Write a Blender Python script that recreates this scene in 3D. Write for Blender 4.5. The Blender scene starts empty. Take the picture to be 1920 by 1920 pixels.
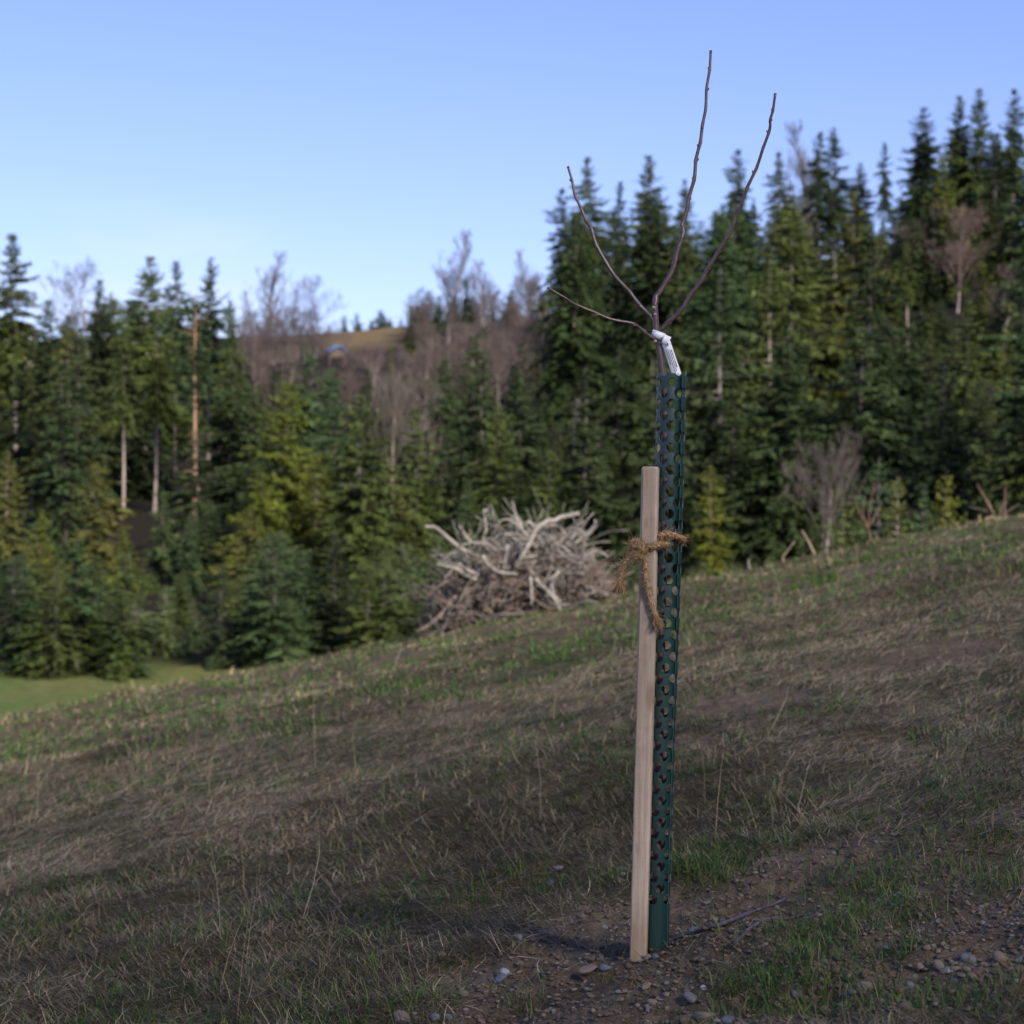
import bpy, bmesh, math, random
import numpy as np
from mathutils import Vector, Matrix

random.seed(7)
rng = np.random.default_rng(11)
scene = bpy.context.scene
COL = scene.collection
R = math.radians

# ------------------------------------------------------------------ camera, sky, sun, exposure
cam_d = bpy.data.cameras.new("camera")
cam_d.sensor_width = 24.0
cam_d.sensor_height = 24.0
cam_d.lens = 50.0
cam_d.clip_start = 0.05
cam_d.clip_end = 6000
cam_d.dof.use_dof = True
cam_d.dof.focus_distance = 4.42
cam_d.dof.aperture_fstop = 4.5
cam_d.dof.aperture_blades = 9
cam = bpy.data.objects.new("camera", cam_d)
COL.objects.link(cam)
cam.location = (0, 0, 0)
cam.rotation_euler = (R(90), 0, 0)
scene.camera = cam

SUN_EL, SUN_AZ = R(29), R(150)          # azimuth clockwise from +Y, where the camera looks
w = bpy.data.worlds.new("World")
scene.world = w
w.use_nodes = True
nt = w.node_tree
for n in list(nt.nodes):
    nt.nodes.remove(n)
wo = nt.nodes.new("ShaderNodeOutputWorld")
bg = nt.nodes.new("ShaderNodeBackground")
sky = nt.nodes.new("ShaderNodeTexSky")
sky.sky_type = 'NISHITA'
sky.sun_disc = False
sky.sun_elevation = SUN_EL
sky.sun_rotation = SUN_AZ
sky.altitude = 600
sky.air_density = 1.0
sky.dust_density = 0.5
sky.ozone_density = 4.5
bg.inputs["Strength"].default_value = 0.10
tint = nt.nodes.new("ShaderNodeMix"); tint.data_type = 'RGBA'; tint.blend_type = 'MULTIPLY'; tint.inputs[0].default_value = 1
tint.inputs[7].default_value = (1.01, .84, 1.03, 1)      # the slightly violet cast of the photograph's air
nt.links.new(sky.outputs[0], tint.inputs[6])
wtc = nt.nodes.new("ShaderNodeTexCoord"); wmp = nt.nodes.new("ShaderNodeMapping"); wmp.inputs["Scale"].default_value = (2.2, 2.2, 9)
nt.links.new(wtc.outputs["Generated"], wmp.inputs[0])
wn = nt.nodes.new("ShaderNodeTexNoise"); wn.inputs["Scale"].default_value = 2.6; wn.inputs["Detail"].default_value = 7; nt.links.new(wmp.outputs[0], wn.inputs["Vector"])
wr = nt.nodes.new("ShaderNodeMapRange"); wr.interpolation_type = 'SMOOTHSTEP'
wr.inputs[1].default_value = .50; wr.inputs[2].default_value = .72; wr.inputs[3].default_value = 0; wr.inputs[4].default_value = .55
nt.links.new(wn.outputs[0], wr.inputs[0])
wsx = nt.nodes.new("ShaderNodeSeparateXYZ"); nt.links.new(wtc.outputs["Generated"], wsx.inputs[0])
wz = nt.nodes.new("ShaderNodeMapRange"); wz.inputs[1].default_value = .16; wz.inputs[2].default_value = .08; wz.inputs[3].default_value = 0; wz.inputs[4].default_value = 1
nt.links.new(wsx.outputs[2], wz.inputs[0])
wm = nt.nodes.new("ShaderNodeMath"); wm.operation = 'MULTIPLY'; nt.links.new(wr.outputs[0], wm.inputs[0]); nt.links.new(wz.outputs[0], wm.inputs[1])
wx = nt.nodes.new("ShaderNodeMix"); wx.data_type = 'RGBA'; nt.links.new(wm.outputs[0], wx.inputs[0])
nt.links.new(tint.outputs[2], wx.inputs[6]); wx.inputs[7].default_value = (5.0, 5.4, 6.4, 1)
nt.links.new(wx.outputs[2], bg.inputs["Color"])
nt.links.new(bg.outputs[0], wo.inputs["Surface"])

sun_d = bpy.data.lights.new("sun", 'SUN')
sun_d.energy = 4.2
sun_d.angle = R(9)
sun_d.color = (1.0, 0.93, 0.82)
sun = bpy.data.objects.new("sun", sun_d)
COL.objects.link(sun)
SDIR = Vector((math.sin(SUN_AZ) * math.cos(SUN_EL), math.cos(SUN_AZ) * math.cos(SUN_EL), math.sin(SUN_EL)))
sun.rotation_euler = SDIR.to_track_quat('Z', 'Y').to_euler()
sun.location = SDIR * 50

scene.view_settings.view_transform = 'Standard'
scene.view_settings.look = 'None'
scene.view_settings.gamma = 1.0
scene.view_settings.exposure = 0.8
scene.render.engine = 'CYCLES'
scene.cycles.max_bounces = 6
scene.cycles.diffuse_bounces = 3
scene.cycles.glossy_bounces = 2
scene.cycles.transmission_bounces = 2
scene.cycles.transparent_max_bounces = 4
scene.cycles.caustics_reflective = False
scene.cycles.caustics_refractive = False
scene.cycles.use_denoising = True

# ------------------------------------------------------------------ helpers
F = 4000.0

def P(px, py, Y):
    "a point at depth Y that the photograph (1920 px) shows at px, py"
    return Vector(((px - 960) / F * Y, Y, (960 - py) / F * Y))

def _hash(ix, iy, seed):
    h = (ix.astype(np.int64) * 374761393 + iy.astype(np.int64) * 668265263 + seed * 1442695041) & 0xFFFFFFFF
    h = ((h ^ (h >> 13)) * 1274126177) & 0xFFFFFFFF
    h = h ^ (h >> 16)
    return (h & 0xFFFF) / 65535.0

def vnoise(x, y, seed=0):
    ix, iy = np.floor(x), np.floor(y)
    fx, fy = x - ix, y - iy
    fx = fx * fx * (3 - 2 * fx); fy = fy * fy * (3 - 2 * fy)
    a = _hash(ix, iy, seed); b = _hash(ix + 1, iy, seed)
    c = _hash(ix, iy + 1, seed); d = _hash(ix + 1, iy + 1, seed)
    return (a + (b - a) * fx) * (1 - fy) + (c + (d - c) * fx) * fy

def fbm(x, y, seed=0, oct=3):
    s = 0; a = 1; t = 0
    for k in range(oct):
        s = s + a * (vnoise(x * 2 ** k, y * 2 ** k, seed + k) - .5); t += a; a *= .5
    return s / t

def sstep(a, b, x):
    t = np.clip((x - a) / (b - a), 0, 1)
    return t * t * (3 - 2 * t)

def tag(o, label=None, cat=None, group=None, kind=None):
    if label: o["label"] = label
    if cat: o["category"] = cat
    if group: o["group"] = group
    if kind: o["kind"] = kind
    return o

def empty(name, loc=(0, 0, 0)):
    o = bpy.data.objects.new(name, None)
    o.empty_display_size = 0.1
    COL.objects.link(o)
    o.location = loc
    return o

def mesh_np(name, V, Q=None, T=None, mats=(), smooth=False, attrs=None):
    me = bpy.data.meshes.new(name)
    V = np.asarray(V, dtype=np.float32)
    nq = 0 if Q is None else len(Q); ntr = 0 if T is None else len(T)
    loops = []
    if nq: loops.append(np.asarray(Q, dtype=np.int32).ravel())
    if ntr: loops.append(np.asarray(T, dtype=np.int32).ravel())
    loops = np.concatenate(loops)
    starts = np.concatenate([np.arange(nq) * 4, nq * 4 + np.arange(ntr) * 3]).astype(np.int32)
    me.vertices.add(len(V)); me.loops.add(len(loops)); me.polygons.add(nq + ntr)
    me.vertices.foreach_set("co", V.ravel())
    me.loops.foreach_set("vertex_index", loops)
    me.polygons.foreach_set("loop_start", starts)
    if smooth:
        me.polygons.foreach_set("use_smooth", np.ones(nq + ntr, dtype=bool))
    me.update(calc_edges=True)
    if attrs:
        for k, c in attrs.items():
            c = np.asarray(c, dtype=np.float32)
            if c.shape[1] == 3:
                c = np.concatenate([c, np.ones((len(c), 1), np.float32)], 1)
            a = me.color_attributes.new(k, 'FLOAT_COLOR', 'POINT')
            a.data.foreach_set("color", c.ravel())
    for m in mats: me.materials.append(m)
    return me

def obj(name, me, parent=None, loc=None):
    o = bpy.data.objects.new(name, me)
    COL.objects.link(o)
    if parent is not None: o.parent = parent
    if loc is not None: o.location = loc
    return o

class Acc:
    "collects geometry for one mesh"
    def __init__(s): s.V = []; s.Q = []; s.T = []; s.C = []; s.n = 0
    def add(s, V, Q=None, T=None, c=None):
        V = np.asarray(V, float)
        if Q is not None and len(Q): s.Q.append(np.asarray(Q) + s.n)
        if T is not None and len(T): s.T.append(np.asarray(T) + s.n)
        s.V.append(V); s.n += len(V)
        if c is not None:
            c = np.asarray(c, float)
            s.C.append(np.broadcast_to(c, (len(V), 3)) if c.ndim == 1 else c)
    def tube(s, pts, rad, sides=6, c=None, cap=True):
        pts = np.asarray(pts, float); n = len(pts)
        rad = np.broadcast_to(np.asarray(rad, float), (n,))
        t = np.gradient(pts, axis=0)
        t /= np.linalg.norm(t, axis=1)[:, None] + 1e-12
        up = np.array([0, 0, 1.0]) if abs(t[0][2]) < .9 else np.array([1.0, 0, 0])
        u = np.cross(t, up); u /= np.linalg.norm(u, axis=1)[:, None] + 1e-9
        for i in range(1, n):
            if np.dot(u[i], u[i - 1]) < 0: u[i] = -u[i]
        v = np.cross(t, u)
        a = np.arange(sides) / sides * 2 * np.pi
        V = pts[:, None, :] + rad[:, None, None] * (np.cos(a)[None, :, None] * u[:, None, :] + np.sin(a)[None, :, None] * v[:, None, :])
        V = V.reshape(-1, 3)
        i = np.arange(n - 1)[:, None]; j = np.arange(sides)[None, :]; k = (j + 1) % sides
        Q = np.stack([i * sides + j, i * sides + k, (i + 1) * sides + k, (i + 1) * sides + j], -1).reshape(-1, 4)
        T = []
        if cap:
            V = np.concatenate([V, pts[:1], pts[-1:]])
            b = n * sides
            for q in range(sides):
                T.append([b, (q + 1) % sides, q]); T.append([b + 1, (n - 1) * sides + q, (n - 1) * sides + (q + 1) % sides])
        s.add(V, Q, T, c)
    def mesh(s, name, mats=(), smooth=False):
        V = np.concatenate(s.V)
        Q = np.concatenate(s.Q) if s.Q else None
        T = np.concatenate(s.T) if s.T else None
        at = {"col": np.concatenate(s.C)} if s.C else None
        return mesh_np(name, V, Q, T, mats, smooth, at)

def spline(pts, n):
    "Catmull-Rom through pts, n samples"
    pts = np.asarray(pts, float)
    m = len(pts)
    Pq = np.concatenate([[2 * pts[0] - pts[1]], pts, [2 * pts[-1] - pts[-2]]])
    t = np.linspace(0, m - 1 - 1e-6, n); i = np.floor(t).astype(int); f = (t - i)[:, None]
    p0, p1, p2, p3 = Pq[i], Pq[i + 1], Pq[i + 2], Pq[i + 3]
    return .5 * (2 * p1 + (p2 - p0) * f + (2 * p0 - 5 * p1 + 4 * p2 - p3) * f ** 2 + (3 * p1 - p0 - 3 * p2 + p3) * f ** 3)

# ------------------------------------------------------------------ materials
def new_mat(name):
    m = bpy.data.materials.new(name); m.use_nodes = True
    t = m.node_tree
    for n in list(t.nodes): t.nodes.remove(n)
    out = t.nodes.new("ShaderNodeOutputMaterial")
    b = t.nodes.new("ShaderNodeBsdfPrincipled")
    t.links.new(b.outputs[0], out.inputs[0])
    return m, t, b, out

def N(t, typ, **kw):
    n = t.nodes.new(typ)
    for k, v in kw.items(): setattr(n, k, v)
    return n

def noise(t, scale, detail=4, rough=.6, coord='Object', vec=None):
    n = N(t, "ShaderNodeTexNoise")
    n.inputs["Scale"].default_value = scale; n.inputs["Detail"].default_value = detail
    n.inputs["Roughness"].default_value = rough
    if vec is None:
        tc = N(t, "ShaderNodeTexCoord"); vec = tc.outputs[coord]
    t.links.new(vec, n.inputs["Vector"])
    return n

def ramp(t, fac, stops):
    r = N(t, "ShaderNodeValToRGB")
    e = r.color_ramp.elements
    e[0].position, e[0].color = stops[0][0], (*stops[0][1], 1)
    e[1].position, e[1].color = stops[-1][0], (*stops[-1][1], 1)
    for p, c in stops[1:-1]:
        q = e.new(p); q.color = (*c, 1)
    t.links.new(fac, r.inputs[0])
    return r

def mixc(t, a, b, fac, typ='MIX'):
    m = N(t, "ShaderNodeMix", data_type='RGBA', blend_type=typ)
    for s, v in (("A", a), ("B", b)):
        idx = 6 if s == "A" else 7
        if isinstance(v, tuple): m.inputs[idx].default_value = (*v, 1)
        else: t.links.new(v, m.inputs[idx])
    if isinstance(fac, (int, float)): m.inputs[0].default_value = fac
    else: t.links.new(fac, m.inputs[0])
    return m.outputs[2]

def bump(t, b, h, strength, dist):
    bp = N(t, "ShaderNodeBump")
    bp.inputs["Strength"].default_value = strength; bp.inputs["Distance"].default_value = dist
    t.links.new(h, bp.inputs["Height"]); t.links.new(bp.outputs[0], b.inputs["Normal"])

def simple(name, colA, colB, scale=8, rough=.8, bstr=.3, bdist=.01, detail=5, spec=.3):
    m, t, b, o = new_mat(name)
    n = noise(t, scale, detail)
    r = ramp(t, n.outputs[0], [(.3, colA), (.7, colB)])
    t.links.new(r.outputs[0], b.inputs["Base Color"])
    b.inputs["Roughness"].default_value = rough
    b.inputs["Specular IOR Level"].default_value = spec
    bump(t, b, n.outputs[0], bstr, bdist)
    return m

def attr_leaf(name, transl=.25, use_obj=False, rough=.6, spec=.15):
    m = bpy.data.materials.new(name); m.use_nodes = True
    t = m.node_tree
    for n in list(t.nodes): t.nodes.remove(n)
    out = N(t, "ShaderNodeOutputMaterial")
    a = N(t, "ShaderNodeAttribute", attribute_name="col")
    col = a.outputs["Color"]
    if use_obj:
        oi = N(t, "ShaderNodeObjectInfo")
        col = mixc(t, col, oi.outputs["Color"], 1.0, 'MULTIPLY')
    b = N(t, "ShaderNodeBsdfPrincipled")
    b.inputs["Roughness"].default_value = rough
    b.inputs["Specular IOR Level"].default_value = spec
    t.links.new(col, b.inputs["Base Color"])
    tr = N(t, "ShaderNodeBsdfTranslucent"); t.links.new(col, tr.inputs["Color"])
    mx = N(t, "ShaderNodeMixShader"); mx.inputs[0].default_value = transl
    t.links.new(b.outputs[0], mx.inputs[1]); t.links.new(tr.outputs[0], mx.inputs[2])
    t.links.new(mx.outputs[0], out.inputs[0])
    return m

M_needle = attr_leaf("conifer_needles", .08, True)
M_grass = attr_leaf("grass_blades", .25)
M_fibre = attr_leaf("coir_fibre", .25, False, .7, .2)

def bark_mat(name, a, b_, scale, objcol=True):
    m, t, b, o = new_mat(name)
    tc = N(t, "ShaderNodeTexCoord")
    mp = N(t, "ShaderNodeMapping"); mp.inputs["Scale"].default_value = (1, 1, .25)
    t.links.new(tc.outputs["Object"], mp.inputs[0])
    n = noise(t, scale, 5, .65, vec=mp.outputs[0])
    r = ramp(t, n.outputs[0], [(.3, a), (.7, b_)])
    c = r.outputs[0]
    if objcol:
        oi = N(t, "ShaderNodeObjectInfo"); c = mixc(t, c, oi.outputs["Color"], 1.0, 'MULTIPLY')
    t.links.new(c, b.inputs["Base Color"]); b.inputs["Roughness"].default_value = .85
    b.inputs["Specular IOR Level"].default_value = .15
    bump(t, b, n.outputs[0], .5, .02)
    return m
M_bark = bark_mat("grey_bark", (.10, .085, .08), (.24, .21, .195), 3)
M_twig = bark_mat("bare_twigs", (.10, .086, .08), (.19, .165, .15), 1.0)
M_tang = simple("grey_brush_wood", (.085, .078, .07), (.29, .265, .235), 5, .85, .4, .01)
M_dead = simple("weathered_branch_wood", (.15, .13, .11), (.37, .335, .29), 9, .85, .4, .01)
M_brush = simple("brushwood_bark", (.07, .05, .042), (.25, .19, .15), 6, .9, .4, .01)

# ground: albedo by area from the vertices, broken up by noise
def ground_mat():
    m, t, b, o = new_mat("ground_surface")
    a = N(t, "ShaderNodeAttribute", attribute_name="col")
    n1 = noise(t, 2.2, 6, .7); n2 = noise(t, 38, 6, .75); n3 = noise(t, 9, 5, .7)
    v1 = ramp(t, n1.outputs[0], [(.3, (.62, .60, .58)), (.72, (1.35, 1.36, 1.33))])
    v2 = ramp(t, n2.outputs[0], [(.25, (.45, .44, .43)), (.5, (.95, .95, .95)), (.8, (1.75, 1.7, 1.65))])
    v3 = ramp(t, n3.outputs[0], [(.3, (.72, .75, .66)), (.7, (1.25, 1.2, 1.2))])
    c = mixc(t, a.outputs["Color"], v1.outputs[0], 1, 'MULTIPLY')
    c = mixc(t, c, v2.outputs[0], 1, 'MULTIPLY')
    c = mixc(t, c, v3.outputs[0], 1, 'MULTIPLY')
    t.links.new(c, b.inputs["Base Color"])
    b.inputs["Roughness"].default_value = .95; b.inputs["Specular IOR Level"].default_value = .1
    bump(t, b, n2.outputs[0], .9, .02)
    return m
M_ground = ground_mat()

# ------------------------------------------------------------------ terrain
YT = [75, 100, 150, 200, 250, 300, 350, 500, 900, 3000]
XT = [-400, 0, 480, 960, 1440, 1920, 2300]
ZT = np.array([
    [-5.9, -5.7, -5.5, -5.2, -4.5, -3.5, -2.5],
    [-4.6, -4.0, -3.5, -3.0, -1.0, 1.0, 2.5],
    [-1.0, 0.0, 1.5, 3.0, 9.0, 14.0, 17.0],
    [6.5, 8.0, 8.8, 12.0, 19.0, 25.0, 28.0],
    [15, 16, 16.6, 20, 29, 32, 34],
    [23, 23.8, 24.3, 26.6, 32, 35, 37],
    [26, 27, 28.6, 31.5, 33, 36, 38],
    [28, 30, 31, 33, 34, 36, 38],
    [28, 30, 31, 33, 34, 36, 38],
    [10, 10, 10, 10, 10, 10, 10]], float)

def far_z(x, y):
    yc = np.clip(y, 75, 2999)
    px = np.clip(960 + x / np.maximum(yc, 75) * F, -399, 2299)
    out = np.zeros_like(yc)
    cols = [np.interp(yc, YT, ZT[:, k]) for k in range(len(XT))]
    out = cols[0].copy()
    for k in range(len(XT) - 1):
        f = np.clip((px - XT[k]) / (XT[k + 1] - XT[k]), 0, 1)
        out = out + (cols[k + 1] - cols[k]) * f
    return out

def soil_mask(x, y):
    m = np.zeros_like(x)
    for cx, cy, rx, ry in ((.33, 4.28, .50, .50), (.74, 4.95, .30, .42), (.98, 4.10, .38, .40), (.35, 3.85, .60, .25),
                           (.75, 4.42, .28, .25), (.30, 4.85, .30, .28), (.95, 3.75, .5, .25), (1.45, 5.0, .3, .35),
                           (1.0, 9.0, .25, .5), (.62, 7.9, .18, .3), (-.1, 3.95, .35, .22), (1.9, 9.4, .3, .5)):
        m = np.maximum(m, 1.35 - np.sqrt(((x - cx) / rx) ** 2 + ((y - cy) / ry) ** 2))
    m = m + .55 * fbm(x * 7, y * 5, 40, 3) + .3 * fbm(x * 22, y * 16, 50, 2)
    return sstep(.18, .52, m)

def H(x, y):
    x = np.asarray(x, float); y = np.asarray(y, float)
    b = .00087; a0 = .0012
    d = np.clip(y, -20, 60) - 4.4
    near = -0.975 + a0 * d - b * d * np.abs(d) * (d > 0)
    xe = np.where(x > 15, 15 + 30 * np.tanh((x - 15) / 30), np.where(x < -15, -15 + 8 * np.tanh((x + 15) / 8), x))
    near = near + .2 * xe
    near = near + np.where(y < -12, (-(y + 12)) * .03, 0)
    # relief of the meadow
    am = sstep(0, 3, y) * 1.0
    near = near + .06 * fbm(x * .7, y * .5, 1, 3) + .09 * fbm(x * 2.3, y * 1.7, 5, 3) + .045 * fbm(x * 7, y * 5.5, 9, 3)
    far_r = .22 * sstep(10, 26, y)
    near = near + far_r * fbm(x * .9, y * .5, 61, 3)
    s = soil_mask(x, y)
    near = near + s * (.035 * fbm(x * 18, y * 18, 20, 3) + .022 * fbm(x * 45, y * 45, 24, 2) - .008)
    # mound of backfill round the planting hole, hollow behind it
    r2 = ((x - .28) / .26) ** 2 + ((y - 4.33) / .22) ** 2
    near = near + (.010) * np.exp(-r2) - .03 * np.exp(-(((x - .62) / .2) ** 2 + ((y - 4.78) / .22) ** 2))
    fz = far_z(x, y)
    mid = -5.6 + .012 * x + .2 * fbm(x * .05, y * .05, 77, 2)
    t1 = sstep(31, 62, y)
    z = near * (1 - t1) + mid * t1
    t2 = sstep(66, 80, y)
    z = z * (1 - t2) + (fz + .9 * fbm(x * .06, y * .06, 88, 3)) * t2
    return z

def Hs(x, y): return float(H(np.array([x]), np.array([y]))[0])

def hit(px, py):
    "where the sight line of that pixel meets the near ground"
    Ys = np.linspace(2.6, 40, 6000)
    X = (px - 960) / F * Ys; Z = (960 - py) / F * Ys
    g = H(X, Ys)
    k = np.argmax(g >= Z)
    return Vector((X[k], Ys[k], g[k]))

def axis(parts):
    out = [np.array([parts[0][0]])]
    for a, b, st in parts:
        n = max(1, int(round((b - a) / st)))
        out.append(np.linspace(a, b, n + 1)[1:])
    return np.concatenate(out)

gx = axis([(-1500, -600, 90), (-600, -150, 18), (-150, -30, 3), (-30, -8, .5), (-8, -1.2, .09), (-1.2, 1.6, .02), (1.6, 8, .09),
           (8, 30, .5), (30, 150, 3), (150, 600, 18), (600, 1500, 90)])
gy = axis([(-1500, -300, 100), (-300, -60, 12), (-60, 0, 2), (0, 3.3, .1), (3.3, 6.2, .02), (6.2, 10, .04), (10, 16, .08), (16, 40, .2),
           (40, 400, 3), (400, 3000, 100)])
GX, GY = np.meshgrid(gx, gy)
X_, Y_ = GX.ravel(), GY.ravel()
Z_ = H(X_, Y_)
nx, ny = len(gx), len(gy)
ii = (np.arange(ny - 1)[:, None] * nx + np.arange(nx - 1)[None, :]).ravel()
GQ = np.stack([ii, ii + 1, ii + nx + 1, ii + nx], 1)
# area colours
soil = soil_mask(X_, Y_)[:, None]
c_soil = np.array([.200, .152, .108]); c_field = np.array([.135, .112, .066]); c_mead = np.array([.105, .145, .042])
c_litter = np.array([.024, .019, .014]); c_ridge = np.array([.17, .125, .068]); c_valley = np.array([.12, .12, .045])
patch = sstep(.42, .62, .5 + fbm(X_ * .35, Y_ * .3, 33, 4))[:, None]
c = c_field * (1 - .5 * patch) + np.array([.075, .085, .035]) * .5 * patch
c = c * (1 - soil) + c_soil * soil
tm = sstep(33, 37, Y_)[:, None]
mv = sstep(.35, .6, .5 + fbm(X_ * .6, Y_ * .3, 35, 4))[:, None]
c = c * (1 - tm) + (c_mead * (1 - .38 * mv) + np.array([.21, .165, .08]) * .38 * mv) * tm
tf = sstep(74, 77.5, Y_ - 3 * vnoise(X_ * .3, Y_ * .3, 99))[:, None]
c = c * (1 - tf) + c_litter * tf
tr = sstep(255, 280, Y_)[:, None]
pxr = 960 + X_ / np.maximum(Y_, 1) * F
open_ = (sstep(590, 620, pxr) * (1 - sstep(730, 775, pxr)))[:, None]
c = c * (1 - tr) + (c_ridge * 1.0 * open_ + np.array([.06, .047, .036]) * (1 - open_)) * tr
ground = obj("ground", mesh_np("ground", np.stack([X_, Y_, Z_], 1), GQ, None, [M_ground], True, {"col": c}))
tag(ground, kind="structure")

# ------------------------------------------------------------------ conifers
def kites(base, d, L, W, nrm):
    "leafy kite quads: base point, direction, length, width, side vector"
    m = base + d * (L * .45)[:, None]; tip = base + d * L[:, None]
    V = np.stack([base, m + nrm * (W / 2)[:, None], tip, m - nrm * (W / 2)[:, None]], 1).reshape(-1, 3)
    return V

def crown_spruce(Ht, base_f, Rm, dens=1.0, seed=0, ragged=.25, kind='spruce', kl=.55):
    r = np.random.default_rng(seed)
    acc = Acc(); wood = Acc()
    zc0 = Ht * base_f; span = Ht - zc0
    step = span / (34 * dens ** .5 * (span / 14) ** .6)
    z = Ht - .25
    Bs, Ds, Ls, Ws, Ns, Cs = [], [], [], [], [], []
    while z > zc0:
        t = (Ht - z) / span
        if kind == 'pine':
            prof = Rm * (.35 + .65 * math.sin(min(1, t * 1.15) * math.pi * .8)) 
            nb = 3
        else:
            prof = Rm * min(1.0, (t ** .66) * 1.12) * (1 - .35 * max(0, t - .75) / .25 * (base_f > .1))
            nb = 7 + int(t * 2.5)
        off = r.uniform(0, 6.28)
        for k in range(nb):
            if r.random() < ragged * .55: continue
            az = off + k * 2 * math.pi / nb + r.normal(0, .25)
            L = max(.25, prof * r.uniform(1 - ragged * 1.6, 1.12 + ragged * .3))
            if r.random() < ragged * .25: L *= 1.3
            L *= 1 + ragged * .75 * math.sin(2 * az + z * .8 + seed) * min(1, t * 3)
            el0 = (.55 - 1.15 * t if kind != 'pine' else .35 - .3 * t) + r.normal(0, .1)
            br = r.uniform(.72, 1.28)
            m = max(4, int(L / .15))
            s = np.linspace(.12, 1, m)
            zz = np.sin(el0) * L * s - (.20 * L * s ** 2) * (1 if kind != 'pine' else -.2) + .14 * L * s ** 4
            hd = np.array([math.cos(az), math.sin(az), 0]); sd = np.array([-hd[1], hd[0], 0])
            pts = hd * (L * s * math.cos(el0 * .7))[:, None] + np.array([0, 0, 1.0]) * zz[:, None] + np.array([0, 0, z])
            pw_ = pts[:max(2, int(m * .55))][::max(1, m // 4)]; wood.tube(np.concatenate([[[0, 0, z]], pw_]), np.linspace(.008 * L + .008, .006, len(pw_) + 1), 3, cap=False)
            for side in (-1, 0, 1):
                n = m
                j = r.uniform(-.08, .08, n)
                b = pts + hd * j[:, None]
                if side == 0:
                    d = np.tile(hd * .55 + np.array([0, 0, -.55]), (n, 1)) + r.normal(0, .22, (n, 3))
                    ln = kl * r.uniform(.6, 1.2, n) * (.55 + .3 * L / Rm)
                else:
                    d = np.tile(hd * .55 + sd * side * .8 + np.array([0, 0, -.28]), (n, 1)) + r.normal(0, .22, (n, 3))
                    ln = (kl * .55 + .30 * L * (1 - s) * np.minimum(1, s * 3)) * r.uniform(.6, 1.15, n)
                d /= np.linalg.norm(d, axis=1)[:, None]
                nn = np.cross(d, r.normal(0, .5, (n, 3)) + np.array([0, 0, 1.0]))
                nn /= np.linalg.norm(nn, axis=1)[:, None] + 1e-9
                Bs.append(b); Ds.append(d); Ls.append(ln); Ws.append(ln * r.uniform(.25, .42, n)); Ns.append(nn)
                g = br * r.uniform(.8, 1.2, n) * (.85 + .3 * s)
                Cs.append(np.stack([g * 1.0, g, g * .9], 1))
        z -= step * r.uniform(.6, 1.4) * (1 if kind != 'pine' else 1.7)
    B = np.concatenate(Bs); V = kites(B, np.concatenate(Ds), np.concatenate(Ls), np.concatenate(Ws), np.concatenate(Ns))
    n = len(B)
    Q = np.arange(n * 4).reshape(-1, 4)
    C = np.repeat(np.concatenate(Cs), 4, 0) * np.array([.072, .087, .034])
    me = mesh_np("crown", V, Q, None, [M_needle], False, {"col": C})
    # trunk with its limbs
    tw = Acc()
    zz = np.linspace(-.6, Ht, 14)
    rr = (.011 * Ht + .03) * (1 - .93 * np.clip(zz / Ht, 0, 1)) * (1 + .5 * np.exp(-np.clip(zz, 0, 99) * 2))
    wob = np.stack([.05 * np.sin(zz * .5 + seed), .05 * np.cos(zz * .4 + seed), zz], 1)
    tw.tube(wob, rr, 8)
    if base_f > .15:
        for k in range(14):
            za = r.uniform(Ht * base_f * .35, Ht * base_f * 1.1); a = r.uniform(0, 6.28); Ld = r.uniform(.4, 1.4)
            p = np.array([[0, 0, za], [math.cos(a) * Ld * .6, math.sin(a) * Ld * .6, za - .05], [math.cos(a) * Ld, math.sin(a) * Ld, za - .3 * Ld]])
            tw.tube(p, [.035, .02, .008], 3, cap=False)
    tw.V += [v for v in wood.V]; base = tw.n
    off = base
    for v, q in zip(wood.V, wood.Q):
        tw.Q.append(q - 0 + base)
    tw.n += wood.n
    tm_ = tw.mesh("trunk", [M_bark], True)
    return me, tm_

VAR = {'T': [], 'S': [], 'F': [], 'P': []}
for k in range(6):
    VAR['T'].append((20.0, *crown_spruce(20, (.30, .42, .22, .36, .5, .28)[k], (3.9, 3.4, 4.4, 3.2, 3.0, 4.8)[k], 1.8, 100 + k, (.36, .5, .42, .62, .58, .48)[k], kl=.60)))
for k in range(6):
    VAR['S'].append((11.0, *crown_spruce(11, .02, (3.5, 4.1, 3.0, 3.6, 2.6, 4.3)[k], 1.9, 200 + k, (.3, .44, .36, .55, .4, .5)[k], kl=.46)))
for k in range(3):
    VAR['F'].append((7.0, *crown_spruce(7, .01, (2.5, 2.2, 2.7)[k], 2.2, 300 + k, (.18, .25, .3)[k], kl=.27)))
VAR['P'].append((18.0, *crown_spruce(18, .50, 3.6, 1.6, 400, .4, 'pine', kl=.6)))

GREEN = dict(d=(.60, .72, .72), g=(.95, 1.02, .75), y=(1.55, 1.45, .62), b=(.72, .95, 1.05), o=(1.3, 1.12, .75), k=(.42, .52, .58), p=(1.10, 1.25, 1.25), l=(1.15, 1.22, .70))  # k is near-black: the wood's inner shade put into crown colour
placed = []

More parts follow.
